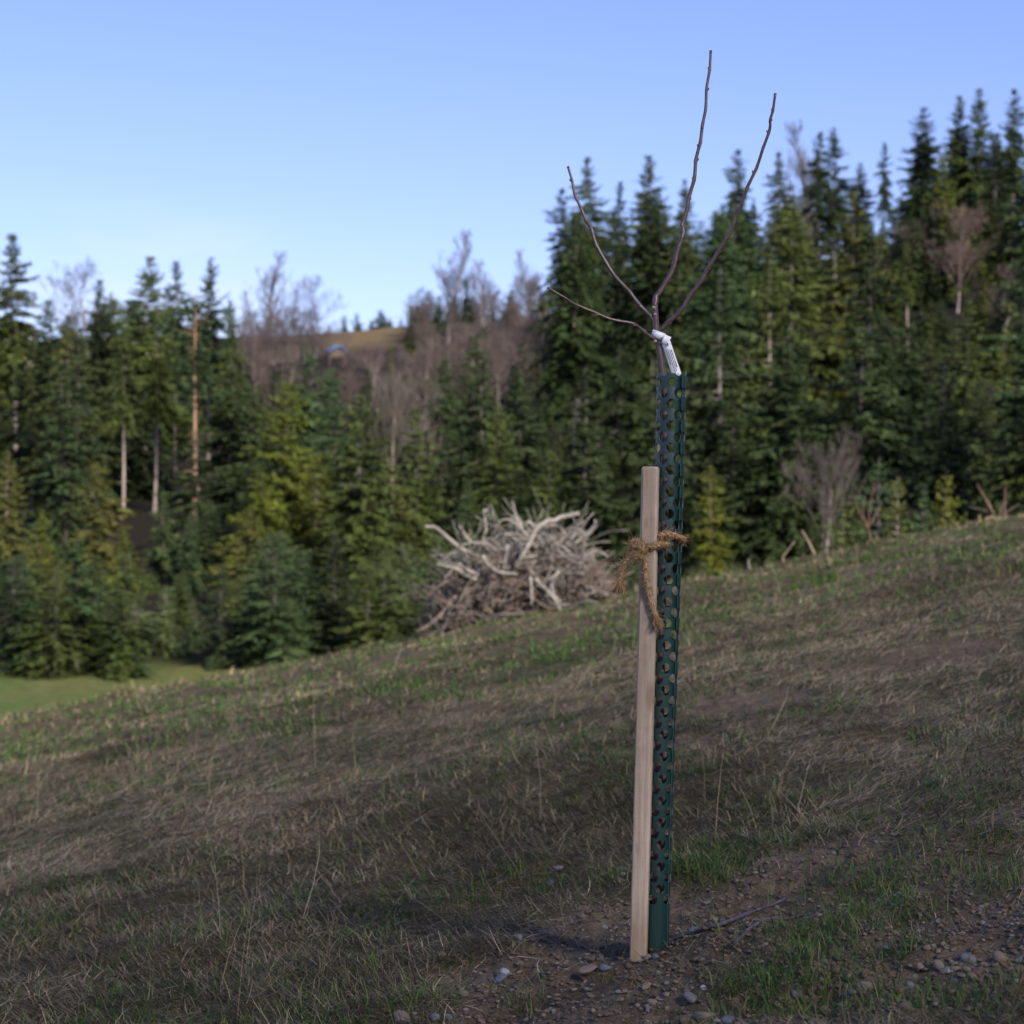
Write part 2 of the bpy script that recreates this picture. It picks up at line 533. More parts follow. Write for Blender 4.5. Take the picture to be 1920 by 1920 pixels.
def conifer(px, py, Y, kind, colr, label, group, wid=1.0, trunk=(1, 1, 1), name="spruce_tree", cat="tree", var=None, minh=1.5):
    X = (px - 960) / F * Y
    base = Hs(X, Y)
    top = (960 - py) / F * Y
    h = max(minh, top - base)
    vs = VAR[kind]
    H0, cr, tk = vs[random.randrange(len(vs)) if var is None else var]
    s = h / H0
    e = empty(name, (X, Y, base)); tag(e, label, cat, group)
    rot = random.uniform(0, 6.28)
    ws = s * wid * .88 * (1.0 if s < 1.3 else 1.3 / s)
    ws = max(ws, s * .5)
    e.rotation_euler = (random.uniform(-.02, .02), random.uniform(-.02, .02), rot)
    e.scale = (ws, ws, s)
    c = obj("crown", cr, e); g = GREEN[colr]; j = random.uniform(.88, 1.12)
    c.color = (g[0] * j * random.uniform(.93, 1.07), g[1] * j, g[2] * j * random.uniform(.93, 1.07), 1)
    t = obj("trunk", tk, e); t.color = (*trunk, 1)
    placed.append((px, Y, py, h, ws / s * (3.0 / 20 if kind == 'T' else 3.2 / 11 if kind == 'S' else 2.4 / 7) * h, .32 if kind == 'T' else 0.))
    return e

GL = "spruces and firs of the wood"
LIST = [
 # px, top y, distance, kind, colour, label, width, trunk colour
 (30, 435, 165, 'T', 'g', "tallest spruce at the far left of the skyline, above a pale bare trunk", .95, (1.9, 1.8, 1.7)),
 (92, 560, 152, 'T', 'd', "short dark spruce in the skyline dip between the far-left spruce and the bare tree", .9, (1, 1, 1)),
 (183, 522, 165, 'T', 'k', "dark pointed spruce in front of the bare lilac-grey tree on the left skyline", .8, (1, 1, 1)),
 (270, 478, 158, 'T', 'g', "round-topped spruce with sky showing through its crown, left skyline", .95, (1.7, 1.6, 1.55)),
 (328, 487, 162, 'T', 'd', "crooked flat-topped spruce beside the round-topped one on the left skyline", .7, (1, 1, 1)),
 (390, 480, 168, 'T', 'd', "slender spike-topped spruce at the right end of the left skyline group", .75, (1.3, 1.3, 1.3)),
 (432, 560, 165, 'T', 'g', "lower spruce on the right flank of the left skyline group", .8, (1, 1, 1)),
 (291, 585, 140, 'T', 'l', "tall spruce with yellow-green skirts over a long pale bare trunk", .85, (2.1, 1.95, 1.9)),
 (231, 610, 138, 'T', 'g', "tall spruce with twin pale trunks showing below its crown on the left", .85, (2.1, 1.95, 1.9)),
 (427, 620, 150, 'T', 'g', "tall spruce whose grey trunk stands against the black gap in the wood", .8, (1.5, 1.5, 1.6)),
 (134, 590, 146, 'T', 'g', "deep green spruce with ferny boughs hanging to its foot on the left", 1.1, (1.6, 1.5, 1.5)),
 (60, 760, 140, 'T', 'k', "shaded spruce standing in the darkest corner of the wood at far left", .9, (1, 1, 1)),
 (372, 808, 112, 'S', 'd', "dark bushy spruce just below the orange pine trunk", 1.0, (2, 1.9, 1.8)),
 (12, 845, 100, 'S', 'o', "olive-yellow spruce at the left edge with a pale trunk showing", .8, (2.2, 2, 1.9)),
 (182, 868, 104, 'S', 'o', "open olive-brown spruce with upswept boughs, left foreground of the wood", 1.15, (1, 1, 1)),
 (82, 955, 95, 'S', 'y', "yellow-green spruce tip rising behind the blue-grey firs at lower left", 1.0, (1, 1, 1)),
 (232, 990, 95, 'S', 'y', "yellowish spruce leaning over the dark hollow beside the pale little fir", 1.0, (1, 1, 1)),
 (112, 1050, 84, 'S', 'p', "broad blue-grey fir at lower left with boughs sweeping to the meadow", 1.25, (1, 1, 1)),
 (168, 1105, 80, 'F', 'b', "smaller blue-green fir growing against the broad blue-grey one", 1.1, (1, 1, 1)),
 (-8, 1060, 82, 'S', 'g', "mid-green spruce cut off by the left edge above the green meadow", 1.0, (1, 1, 1)),
 (308, 920, 100, 'S', 'p', "soft grey-green fir with a mossy yellow fleck, left of the black gap", .95, (1.3, 1.2, 1.2)),
 (355, 958, 98, 'S', 'b', "bluish fir bordering the black gap on its left side", .9, (1, 1, 1)),
 (312, 1096, 79, 'F', 'p', "small pale silvery fir at the meadow edge below the two grey-green firs", .85, (2.4, 2.3, 2.2)),
 (462, 1118, 79, 'F', 'b', "slim bluish young fir at the foot of the yellow-green spruces", .75, (1.5, 1.5, 1.5)),
 (543, 713, 106, 'S', 'y', "bright yellow-green spruce with a sharp tip, tallest of its clump left of the branch pile", .95, (1, 1, 1)),
 (585, 648, 122, 'S', 'b', "blue-green fir rising behind the bright yellow-green spruce", .95, (1, 1, 1)),
 (520, 690, 118, 'S', 'k', "very dark spruce tip on the left shoulder of the yellow-green spruce", .8, (1, 1, 1)),
 (632, 740, 116, 'S', 'b', "blue-green fir on the right flank of the yellow-green spruce clump", .8, (1, 1, 1)),
 (667, 788, 112, 'S', 'b', "short bluish fir just left of the big pale bare tree", .8, (1, 1, 1)),
 (492, 876, 98, 'S', 'y', "yellow-green spruce at the left of the clump, leaning over the black gap", .85, (1, 1, 1)),
 (592, 850, 100, 'S', 'y', "wide yellow-green spruce with weeping boughs in the middle of the clump", 1.1, (1.8, 1.6, 1.5)),
 (466, 955, 91, 'S', 'o', "brownish-green spruce sloping down to the meadow left of the clump", 1.2, (1, 1, 1)),
 (628, 960, 93, 'S', 'l', "light green spruce with a bit of pale trunk showing, right of the clump", .9, (2.3, 2.2, 2)),
 (742, 880, 99, 'S', 'o', "spruce streaked with yellow lichen just left of the branch pile", .95, (1, 1, 1)),
 (540, 1040, 83, 'S', 'd', "dark spruce with drooping boughs at the foot of the yellow-green clump", 1.15, (1, 1, 1)),
 (640, 1075, 80, 'S', 'd', "low dark spruce closest to the crest, left of the branch pile", 1.2, (1, 1, 1)),
 (705, 1010, 85, 'S', 'g', "grey-green spruce standing close behind the left end of the branch pile", 1.0, (1, 1, 1)),
 (770, 570, 238, 'T', 'g', "pointed spruce at the left of the small stand on the far ridge", .9, (1, 1, 1)),
 (822, 553, 228, 'T', 'd', "dark spruce under the tall birch on the far ridge", .95, (1, 1, 1)),
 (875, 518, 250, 'T', 'k', "lone narrow spruce tip on the ridge between the two birches", .75, (1, 1, 1)),
 (733, 650, 232, 'S', 'l', "light green spruce at the end of the ochre ridge meadow", .8, (1, 1, 1)),
 (935, 783, 110, 'S', 'y', "yellow-green spruce with a visible stem, above the branch pile", .95, (2, 1.9, 1.8)),
 (880, 905, 98, 'S', 'b', "bluish fir rising behind the thick pointing branches of the pile", .9, (1, 1, 1)),
 (972, 655, 170, 'S', 'd', "dark blue-green fir mid-slope above the yellow-green spruce behind the pile", .95, (1, 1, 1)),
 (1015, 705, 150, 'S', 'd', "broad dark fir mid-slope, left of the lowest sapling branch", 1.0, (1, 1, 1)),
 (1112, 600, 165, 'S', 'l', "olive-green spruce seen just below the sapling's lowest branch", .85, (1, 1, 1)),
 (1052, 800, 118, 'S', 'g', "grey-green spruce above the right half of the branch pile", 1.0, (1.5, 1.4, 1.3)),
 (1150, 840, 105, 'S', 'y', "slim yellow-green spruce just left of the wooden stake's top", .75, (1, 1, 1)),
 (1010, 940, 92, 'S', 'd', "dark low spruce tip directly behind the middle of the branch pile", .95, (1, 1, 1)),
 (1090, 900, 96, 'S', 'd', "dark spruce behind the right end of the branch pile", 1.0, (1, 1, 1)),
 (1056, 350, 200, 'T', 'd', "thin spruce at the very left end of the right-hand skyline", .8, (1.3, 1.3, 1.3)),
 (1105, 293, 195, 'T', 'g', "tall spruce behind the upper left branch of the sapling", .85, (1.3, 1.3, 1.3)),
 (1160, 338, 205, 'T', 'k', "dark narrow spruce right of the sapling's upper left branch", .65, (1, 1, 1)),
 (1222, 290, 190, 'T', 'g', "tall full spruce on the skyline left of the sapling's leader", .9, (1.5, 1.4, 1.4)),
 (1285, 335, 205, 'T', 'd', "ragged thin-topped spruce crossed by the sapling's leader", .7, (1, 1, 1)),
 (1378, 278, 195, 'T', 'd', "tall dark spruce between the sapling's leader and its right branch", .9, (1, 1, 1)),
 (1412, 370, 215, 'T', 'k', "small dark spruce tip just right of the sapling's right branch", .6, (1, 1, 1)),
 (1468, 283, 188, 'T', 'g', "spruce with drooping sunlit skirts over a long bare trunk on the right skyline", .8, (1.3, 1.25, 1.2)),
 (1533, 245, 200, 'T', 'd', "spruce with a brown dying top on the right skyline", .85, (1, 1, 1)),
 (1566, 238, 196, 'T', 'd', "broad dark spruce, right-hand neighbour of the one with the dying top", 1.0, (1.6, 1.5, 1.5)),
 (1612, 305, 200, 'T', 'd', "shoulder-high spruce at the edge of the notch in the right skyline", .8, (1, 1, 1)),
 (1657, 265, 208, 'T', 'd', "thin see-through spruce standing in the notch of the right skyline", .6, (1, 1, 1)),
 (1729, 200, 192, 'T', 'k', "very dark tall spruce left of the highest skyline group", .85, (1, 1, 1)),
 (1795, 176, 190, 'T', 'g', "double-tipped tall spruce in the highest skyline group", .8, (1.3, 1.3, 1.3)),
 (1840, 165, 188, 'T', 'g', "highest spruce of the skyline at upper right", .8, (1, 1, 1)),
 (1897, 166, 186, 'T', 'd', "tall spruce with see-through crown nearest the right edge of the skyline", .8, (1, 1, 1)),
 (1762, 290, 172, 'T', 'l', "lighter green spruce standing before the highest skyline group", .9, (1, 1, 1)),
 (1880, 380, 160, 'T', 'g', "drooping green spruce at the right edge below the skyline", 1.0, (1, 1, 1)),
 (1838, 488, 135, 'S', 'y', "yellow-green spruce with a spiky top under the reddish bare tree", .9, (1.4, 1.3, 1.2)),
 (1885, 618, 115, 'S', 'y', "pale yellow-green spruce with a grey stem near the right edge", 1.0, (2, 1.9, 1.8)),
 (1702, 455, 148, 'T', 'g', "grey-green spruce with a broken patchy trunk on the right slope", .95, (2.1, 1.9, 1.8)),
 (1635, 490, 145, 'T', 'l', "spruce with light boughs left of the patchy-trunked one", .8, (1, 1, 1)),
 (1570, 590, 128, 'S', 'y', "spruce with yellow lichen flecks in the middle of the right slope", .85, (1, 1, 1)),
 (1690, 690, 118, 'S', 'l', "spruce with hanging curtain boughs on the right slope", .9, (1, 1, 1)),
 (1490, 560, 145, 'S', 'g', "mid-green spruce on the slope below the skirted skyline spruce", .9, (1.4, 1.3, 1.3)),
 (1545, 740, 112, 'S', 'p', "grey-green dome-shaped spruce above the lone bare tree on the right", 1.0, (1, 1, 1)),
 (1385, 745, 108, 'S', 'y', "yellow-green spruce right of the tree guard, above the brightest one", .85, (1.3, 1.2, 1.1)),
 (1335, 872, 84, 'S', 'y', "brightest yellow-green spruce, right of the guard at rope height", .95, (1.9, 1.7, 1.5)),
 (1440, 850, 96, 'S', 'g', "mid-green spruce between the brightest spruce and the bare tree", .85, (2, 1.8, 1.7)),
 (1588, 935, 66, 'F', 'g', "full dark green fir at the foot of the lone bare tree", 1.0, (1, 1, 1)),
 (1648, 858, 62, 'F', 'b', "tallest of the four small firs on the right crest", .7, (1.6, 1.5, 1.5)),
 (1687, 893, 58, 'F', 'l', "small fir with a visible pale stem, second of the four on the right crest", .6, (2.4, 2.2, 2.1)),
 (1723, 912, 60, 'F', 'b', "smallest bluish fir of the four on the right crest", .55, (1, 1, 1)),
 (1765, 882, 60, 'F', 'y', "little fir with a yellow patch, rightmost of the four on the right crest", .65, (1, 1, 1)),
 (1250, 690, 140, 'S', 'p', "blue-green fir directly behind the top of the tree guard", .95, (1.5, 1.4, 1.4)),
 (1318, 640, 150, 'S', 'g', "spruce with pale trunk flecks right of the white tag", .9, (2, 1.9, 1.8)),
 (1200, 730, 128, 'S', 'l', "light green spruce left of the guard's top", .85, (1.2, 1.1, 1)),
 (1790, 760, 105, 'S', 'k', "shaded spruce with a pale leaning trunk in the dark part of the right slope", .8, (2, 1.9, 2)),
 (1910, 800, 92, 'S', 'l', "spruce at the right edge above the stick heap", 1.0, (1, 1, 1)),
]
VSEL = {30: 1, 291: 4, 231: 4, 427: 1, 390: 3, 270: 2, 328: 4, 1468: 1, 1657: 4, 1702: 4}
LIST += [
 (1700, 600, 118, 'S', 'd', "dark spruce mid-slope under the smaller bare tree at right", 1.1, (1, 1, 1)),
 (1745, 622, 122, 'S', 'g', "mid-green spruce mid-slope between the two reddish bare trees", 1.1, (1, 1, 1)),
 (1792, 600, 125, 'S', 'k', "nearly black spruce under the broad reddish bare tree", 1.1, (1, 1, 1)),
 (1738, 715, 100, 'S', 'd', "dark spruce above the rightmost small firs", 1.1, (1, 1, 1)),
 (1836, 705, 96, 'S', 'd', "dark green spruce left of the pale grey-stemmed one", 1.0, (1, 1, 1)),
 (1868, 560, 130, 'S', 'k', "nearly black spruce behind the pale grey-stemmed one", 1.0, (1, 1, 1)),
 (1660, 640, 110, 'S', 'd', "dark spruce between the curtain-boughed spruce and the lone bare tree", 1.0, (1, 1, 1)),
 (905, 612, 205, 'S', 'd', "dark spruce high on the slope under the shorter birch", 1.0, (1, 1, 1)),
 (1040, 590, 200, 'T', 'k', "nearly black spruce at the left foot of the right-hand skyline", .9, (1, 1, 1)),
 (1000, 640, 190, 'S', 'g', "mid-green spruce high on the slope left of the sapling's lowest branch tip", 1.0, (1, 1, 1)),
 (852, 668, 185, 'S', 'k', "black-green spruce high on the slope right of the pale bare trees", 1.0, (1, 1, 1)),
 (880, 742, 150, 'S', 'k', "black-green spruce in the dark hollow right of the pale bare trees", 1.0, (1, 1, 1)),
 (838, 800, 125, 'S', 'k', "shadowy spruce low in the dark hollow above the pile's left end", .9, (1, 1, 1)),
 (798, 850, 112, 'S', 'd', "dark spruce directly above the pile's long left-pointing branch", .9, (1, 1, 1)),
 (690, 690, 160, 'S', 'k', "black-green spruce among the brown bare trees left of the big pale one", .9, (1, 1, 1)),
 (620, 690, 150, 'S', 'b', "blue-green spruce just below the blue-roofed shed", .85, (1, 1, 1)),
 (760, 700, 165, 'S', 'd', "dark spruce seen through the crown of the big pale bare tree", 1.0, (1, 1, 1)),
]
for (px, py, Y, k, c_, lab, wd, tkc) in LIST:
    conifer(px, py, Y, k, c_, lab, GL, wd, tkc, var=VSEL.get(px))
# the pine with the orange trunk
conifer(364, 552, 134, 'P', 'b', "pine with a long bare orange trunk and flat blue-green boughs", GL, 1.0, (2.3, 1.5, 1.1), "pine_tree")

# the rest of the wood, standing on the slope between and behind those
CAPX = [-60, 0, 50, 100, 180, 250, 330, 420, 450, 480, 560, 620, 680, 760, 860, 900, 960, 1040, 1060, 1100, 1180, 1222, 1300, 1370, 1430, 1480, 1550, 1620, 1660, 1720, 1800, 1900, 1980]
CAPY = [560, 590, 680, 590, 560, 530, 530, 560, 700, 700, 700, 705, 715, 700, 650, 615, 640, 610, 400, 370, 400, 350, 400, 370, 395, 360, 300, 360, 375, 260, 240, 230, 230]
LM = [(30, "the tallest far-left spruce"), (134, "the ferny deep green spruce"), (183, "the dark pointed skyline spruce"), (231, "the twin pale trunks"), (291, "the long pale trunk"), (372, "the orange pine trunk"),
      (430, "the black gap"), (543, "the sharp yellow-green spruce"), (640, "the blue-roofed shed"), (740, "the big pale bare tree"), (822, "the spruce under the birch"), (935, "the yellow-green spruce above the pile"),
      (1056, "the leftmost thin skyline spruce"), (1105, "the sapling's upper left branch"), (1222, "the sapling's fork"), (1285, "the white tag"), (1335, "the brightest spruce"), (1385, "the sapling's right branch"), (1468, "the long-skirted spruce"),
      (1540, "the lone pale bare tree"), (1580, "the full fir at the crest"), (1657, "the see-through notch spruce"), (1702, "the patchy-trunked spruce"), (1765, "the rightmost small fir"), (1795, "the reddish bare tree"), (1840, "the highest skyline spruce"), (1885, "the pale grey-stemmed spruce")]
CW = dict(d="dark green", g="mid-green", k="nearly black", l="light green", b="bluish", o="olive", y="yellow-green", p="grey-green")
def where(q):
    m_ = min(LM, key=lambda a: abs(a[0] - q))
    return ("left of " if q < m_[0] else "right of ") + m_[1]
zones = [(-60, 450, "dark spruce among its neighbours in the wood left of the black gap"),
         (450, 760, "spruce half hidden behind the yellow-green clump"),
         (760, 1240, "spruce in the middle of the slope behind the branch pile"),
         (1240, 1600, "spruce on the slope just right of the tree guard"),
         (1600, 2000, "spruce in the thick of the wood on the right-hand slope")]
rf = random.Random(5)
for Y in (88, 100, 112, 126, 140, 156, 172, 188, 202, 216, 232):
    px = -50 + rf.uniform(0, 60)
    while px < 1990:
        if (Y > 200 and px < 1040 and rf.random() < .3) or (Y > 140 and 430 < px < 900 and rf.random() < .2) or (100 < Y < 140 and 640 < px < 860):
            px += 40; continue
        q = px + rf.uniform(-18, 18); Yq = Y + rf.uniform(-5, 5)
        cap = np.interp(q, CAPX, CAPY) + rf.uniform(0, 60)
        X = (q - 960) / F * Yq; zb = Hs(X, Yq)
        hh = rf.uniform(9, 13) + (7 if Yq > 125 else 0) - (3 if Yq < 95 else 0)
        top = 960 - (zb + hh) / Yq * F
        top = max(top, cap)
        h = (960 - top) / F * Yq - zb
        near_listed = any(abs(l[0] - q) < 26 and abs(l[2] - Yq) < 9 for l in LIST)
        gap = 395 < q < 470 and Yq < 135      # the black gap beside the clump
        if h > 4.5 and not near_listed and not gap:
            cc_ = rf.choice("ddgkkdlbko") if not 560 < q < 920 else rf.choice("kdkd")  # darker crowns stand in for the shaded interior of the wood
            lab = next(z[2] for z in zones if z[0] <= q < z[1] + 1)
            cw = dict(d="dark green", g="mid-green", k="nearly black", l="light green", b="bluish", o="olive")[cc_]
            if Y < 136 and 190 < q < 470: top = max(top, 925 + rf.uniform(-20, 50))
            if Y < 158 and q < 62: top = max(top, 850 + rf.uniform(-10, 60))
            if 1475 < q < 1612 and Y < 110: top = 960
            if 1640 < q < 1905 and Y < 172: top = max(top, 575 + rf.uniform(-15, 60))
            h = (960 - top) / F * Yq - zb
            if h < 2.0:
                px += rf.uniform(3.9, 5.6) / Yq * F; continue
            lab = ("tall " if h > 14 else "short ") + cw + " spruce " + ("low down" if Y < 120 else "mid-slope" if Y < 165 else "high up") + ", " + where(q)
            kind = 'T' if h > 14 else 'S'
            conifer(q, top, Yq, kind, cc_, lab, GL, rf.uniform(.8, 1.1), rf.choice([(1, 1, 1), (1, 1, 1), (1.8, 1.7, 1.6)]))
        px += rf.uniform(3.9, 5.6) * (.72 if Y > 180 else 1) / Yq * F
for k in range(42):
    q = rf.uniform(-30, 860); Yq = rf.uniform(73.5, 83)
    if abs(q - 312) < 30 or abs(q - 462) < 24: continue
    X = (q - 960) / F * Yq; zb = Hs(X, Yq); h = rf.uniform(2.2, 5.0)
    uc = rf.choice("dgpkbpo"); conifer(q, 960 - (zb + h) / Yq * F, Yq, rf.choice("FS"), uc, ("little " if h < 3 else "low ") + CW[uc] + " fir at the wood's foot, " + where(q), GL, 1.3)
for k in range(40):
    q = rf.uniform(840, 1930); Yq = rf.uniform(58, 71)
    if 1500 < q < 1620 or any(abs(q - a) < 14 for a in (1335, 1648, 1687, 1723, 1765)): continue
    X = (q - 960) / F * Yq; zb = Hs(X, Yq); h = rf.uniform(2.6, 4.6)
    uc = rf.choice("ddkkg")
    conifer(q, 960 - (zb + h) / Yq * F, Yq, rf.choice("FS"), uc, "small " + CW[uc] + " fir just beyond the crest, " + where(q), GL, 1.2)
# close the holes where the bare slope would still show through
def covered(q, y_, Yg):
    for (pp, YY, top, hh, hw, bf) in placed:
        if YY >= Yg - .5: continue
        t = (y_ - top) / (hh / YY * F)
        if 0.04 < t < (1 - bf) and abs(q - pp) < hw * min(1, t ** .66 * 1.1) * .72 / YY * F: return True
    return False
nfill = 0
for Yg in range(84, 214, 7):
    q = -30 + rf.uniform(0, 15)
    while q < 1950:
        Xg = (q - 960) / F * Yg; zg = Hs(Xg, Yg); yg = 960 - zg / Yg * F
        hid = 960 - Hs((q - 960) / F * 30, 30) / 30 * F       # the crest of the meadow in front
        free = (185 < q < 465 and Yg < 150) or (q < 66 and Yg < 160) or (590 < q < 860 and Yg > 128) or (1485 < q < 1600 and Yg < 100)
        if not free and nfill < 74 and yg < hid - 6 and not covered(q, yg, Yg):
            Yq = Yg - 4.5; zb = Hs((q - 960) / F * Yq, Yq); hh = rf.uniform(6.5, 10)
            top = max(960 - (zb + hh) / Yq * F, np.interp(q, CAPX, CAPY) + rf.uniform(15, 60))
            if 1640 < q < 1905 and Yg < 172: top = max(top, 560)
            if (960 - top) / F * Yq - zb > 2.5:
                uc = rf.choice("ddgkgd")
                conifer(q, top, Yq, 'S', uc, "bushy " + CW[uc] + " spruce " + ("low down" if Yq < 120 else "mid-slope" if Yq < 165 else "high up") + ", " + where(q), GL, rf.uniform(1.0, 1.25)); nfill += 1
                placed[-1] = placed[-1][:5] + (0.,)
        q += 17
print("conifers", len(placed), "fill", nfill)
# low row of distant spruces along the far ridge
for k in range(30):
    q = rf.uniform(640, 1060); Yq = rf.uniform(345, 400)
    conifer(q, np.interp(q, [650, 760, 860, 960, 1060], [600, 585, 566, 552, 552]) + rf.uniform(-14, 14), Yq, 'S', rf.choice("bdbk"),
            "tiny bluish spruce in the row along the far ridge", "distant spruces on the ridge", 1.2)

conifer(338, 1075, 85, 'S', 'g', "mid-green fir filling the hollow behind the small pale silvery fir", GL, 1.1)
conifer(362, 1120, 80, 'F', 'p', "grey-green little fir just right of the small pale silvery fir", GL, 1.15)
conifer(262, 1110, 82, 'S', 'd', "dark fir left of the small pale silvery fir", GL, 1.0)
# ------------------------------------------------------------------ bare broadleaf trees
def bare_tree(Ht, seed, style):
    r = np.random.default_rng(seed)
    tk = Acc(); cr = Acc()
    def grow(p, d, L, rad, lev, into):
        n = 5 if lev < 3 else 4
        pts = [p]; q = p.copy(); dd = d.copy()
        up = {'beech': .10, 'birch': .16, 'ash': .2, 'oak': .05}[style]
        for i in range(n):
            dd = dd + r.normal(0, .13 if lev else .04, 3) + np.array([0, 0, up * (.35 if lev == 0 else 1)])
            dd /= np.linalg.norm(dd); q = q + dd * L / n; pts.append(q.copy())
        pts = np.array(pts)
        end = .25 if lev < 4 else .4
        if lev == 0: end = .35
        rads = np.linspace(rad, rad * end, n + 1)
        into.tube(pts, np.maximum(rads, .0075), (8, 5, 4, 3, 3, 3)[lev], cap=False)
        if lev >= 5: return
        if lev == 0:
            nc = {'beech': 13, 'birch': 26, 'ash': 10, 'oak': 11}[style]
        else:
            nc = (0, 7, 6, 4, 0)[lev] if style != 'birch' else (0, 5, 4, 3, 0)[lev]
        for k in range(nc):
            s = r.uniform(.25 if lev else {'beech': .22, 'birch': .2, 'ash': .12, 'oak': .25}[style], 1.0)
            if k == 0: s = .98
            f = s * n; i0 = min(int(f), n - 1)
            b = pts[i0] + (pts[i0 + 1] - pts[i0]) * (f - i0)
            t = pts[i0 + 1] - pts[i0]; t /= np.linalg.norm(t)
            a = r.normal(0, 1, 3); a -= np.dot(a, t) * t; a /= np.linalg.norm(a)
            spread = {'beech': .8, 'birch': .6, 'ash': .5, 'oak': .95}[style] * r.uniform(.7, 1.25)
            if k == 0: spread *= .3
            nd = t * math.cos(spread) + a * math.sin(spread)
            if lev == 0:
                Lc = {'beech': .42, 'birch': .26, 'ash': .55, 'oak': .45}[style] * Ht * ((1.15 - .6 * s) if style != 'birch' else (1.3 - s)) * r.uniform(.75, 1.15)
            else:
                Lc = L * r.uniform(.38, .62) * (1.15 - .35 * s)
            grow(b, nd, Lc, max(.012, rads[i0] * r.uniform(.45, .68)), lev + 1, cr)
    grow(np.array([0, 0, -.4]), np.array([0, 0, 1.0]), Ht * .78, .0085 * Ht + .02, 0, tk)
    return tk.mesh("trunk", [M_bark], True), cr.mesh("branches", [M_twig])

BT = {'beech': [], 'birch': [], 'ash': [], 'oak': []}
for st, n_ in (('beech', 2), ('birch', 2), ('ash', 2), ('oak', 1)):
    for k in range(n_):
        tm_, cm_ = bare_tree(12, 500 + k * 7 + len(st), st)
        co = np.array([v.co.z for v in cm_.vertices]); BT[st].append((float(np.percentile(co, 99.7)), tm_, cm_))

def bare(px, py, Y, st, label, group, wid=1.0, tc=(1.6, 1.5, 1.45), cc=(1, 1, 1), var=0, name="bare_tree"):
    X = (px - 960) / F * Y; base = Hs(X, Y); h = max(2.5, (960 - py) / F * Y - base)
    H0, tk, cm_ = BT[st][var % len(BT[st])]
    e = empty(name, (X, Y, base)); s = h / H0
    wid *= {'beech': 1.25, 'birch': 1.2, 'ash': 1.3, 'oak': 1.2}[st]; e.scale = (s * wid, s * wid, s); e.rotation_euler = (0, 0, random.uniform(0, 6.28))
    tag(e, label, "tree", group)
    a = obj("trunk", tk, e); a.color = (*tc, 1)
    b = obj("branches", cm_, e); b.color = (*cc, 1)
GB = "bare broadleaf trees"
LIL = (.95, .95, 1.15)
for a in [
 (168, 482, 235, 'beech', "bare lilac-grey tree rising behind the left group of spruces", .95, (1.3, 1.2, 1.3), LIL, 0),
 (503, 470, 285, 'birch', "tallest slender bare tree above the long brown-roofed house", 1.0, (1.2, 1.1, 1.15), LIL, 0),
 (470, 545, 280, 'birch', "thin bare tree left of the tallest one by the brown-roofed house", .9, (1.1, 1, 1), LIL, 1),
 (548, 540, 290, 'birch', "hazy bare tree between the tallest one and the round-crowned one", 1.0, (1.1, 1, 1), LIL, 1),
 (600, 515, 282, 'beech', "round-crowned bare tree above the blue roof", .85, (1.2, 1.1, 1.1), LIL, 1),
 (642, 590, 300, 'oak', "small bare tree at the left end of the ochre ridge", .8, (1.2, 1.1, 1.1), LIL, 0),
 (840, 432, 262, 'birch', "tall feathery birch against the sky over the ridge spruces", 1.1, (1.5, 1.4, 1.4), LIL, 1),
 (905, 487, 258, 'birch', "shorter birch right of the lone spruce tip on the ridge", 1.0, (1.5, 1.45, 1.4), LIL, 0),
 (995, 468, 268, 'birch', "faint bare tree against the sky at the left foot of the right-hand skyline", .9, (1.1, 1, 1), LIL, 1),
 (1520, 225, 215, 'birch', "spindly bare treetop behind the spruce with the dying top", .8, (1, 1, 1), (.8, .75, .8), 0),
 (1795, 378, 160, 'beech', "broad reddish bare tree under the highest skyline spruces", 1.05, (1.6, 1.5, 1.5), (1.2, .95, .95), 0),
 (1692, 418, 172, 'beech', "smaller bare tree left of the broad reddish one", 1.0, (1.3, 1.2, 1.2), (1.2, 1, 1), 1),
 (1882, 492, 138, 'beech', "dark spreading bare tree at the right edge", 1.1, (1.4, 1.3, 1.3), (.95, .85, .85), 1),
 (1540, 800, 82, 'ash', "lone pale bare tree with upswept limbs above the right crest", .95, (1.6, 1.5, 1.45), (.95, .9, .88), 0),
 (733, 672, 128, 'ash', "big pale-limbed bare tree mid-slope left of centre", 1.0, (1.8, 1.7, 1.55), (1.1, 1.04, .94), 1),
 (785, 775, 118, 'ash', "lower pale bare tree beside the big pale-limbed one", .95, (1.8, 1.7, 1.55), (1.1, 1.04, .94), 0),
 (655, 650, 190, 'beech', "brownish bare tree below the blue roof", 1.0, (1.6, 1.4, 1.4), (1.1, .92, .95), 0),
 (700, 640, 205, 'beech', "violet-brown bare tree below the ochre ridge meadow", 1.05, (1.6, 1.5, 1.4), (1.15, .95, 1), 1),
 (835, 680, 185, 'ash', "grey bare tree with upright limbs under the ridge spruces", 1.1, (2, 1.9, 1.7), (1.3, 1.15, 1.1), 0),
 (1035, 672, 178, 'beech', "pale bare tree left of the sapling's fork", .9, (2, 1.9, 1.8), (1.5, 1.3, 1.3), 0),
 (980, 560, 235, 'beech', "brown bare tree on the far slope right of the birches", 1.1, (1.5, 1.4, 1.3), (1.05, .95, .95), 1),
 (480, 640, 215, 'ash', "brown bare tree below the long brown-roofed house", 1.0, (1.6, 1.5, 1.4), (1.15, 1, .95), 1),
 (1410, 640, 150, 'beech', "rust-brown leafless tree in the gap right of the white tag", .9, (1.2, 1, .9), (1.6, .95, .7), 0),
 (680, 920, 96, 'ash', "grey twiggy bare tree left of the lichen-streaked spruce", .8, (1.9, 1.8, 1.7), (1.4, 1.25, 1.15), 1),
]:
    bare(a[0], a[1], a[2], a[3], a[4], GB, a[5], a[6], a[7], a[8])
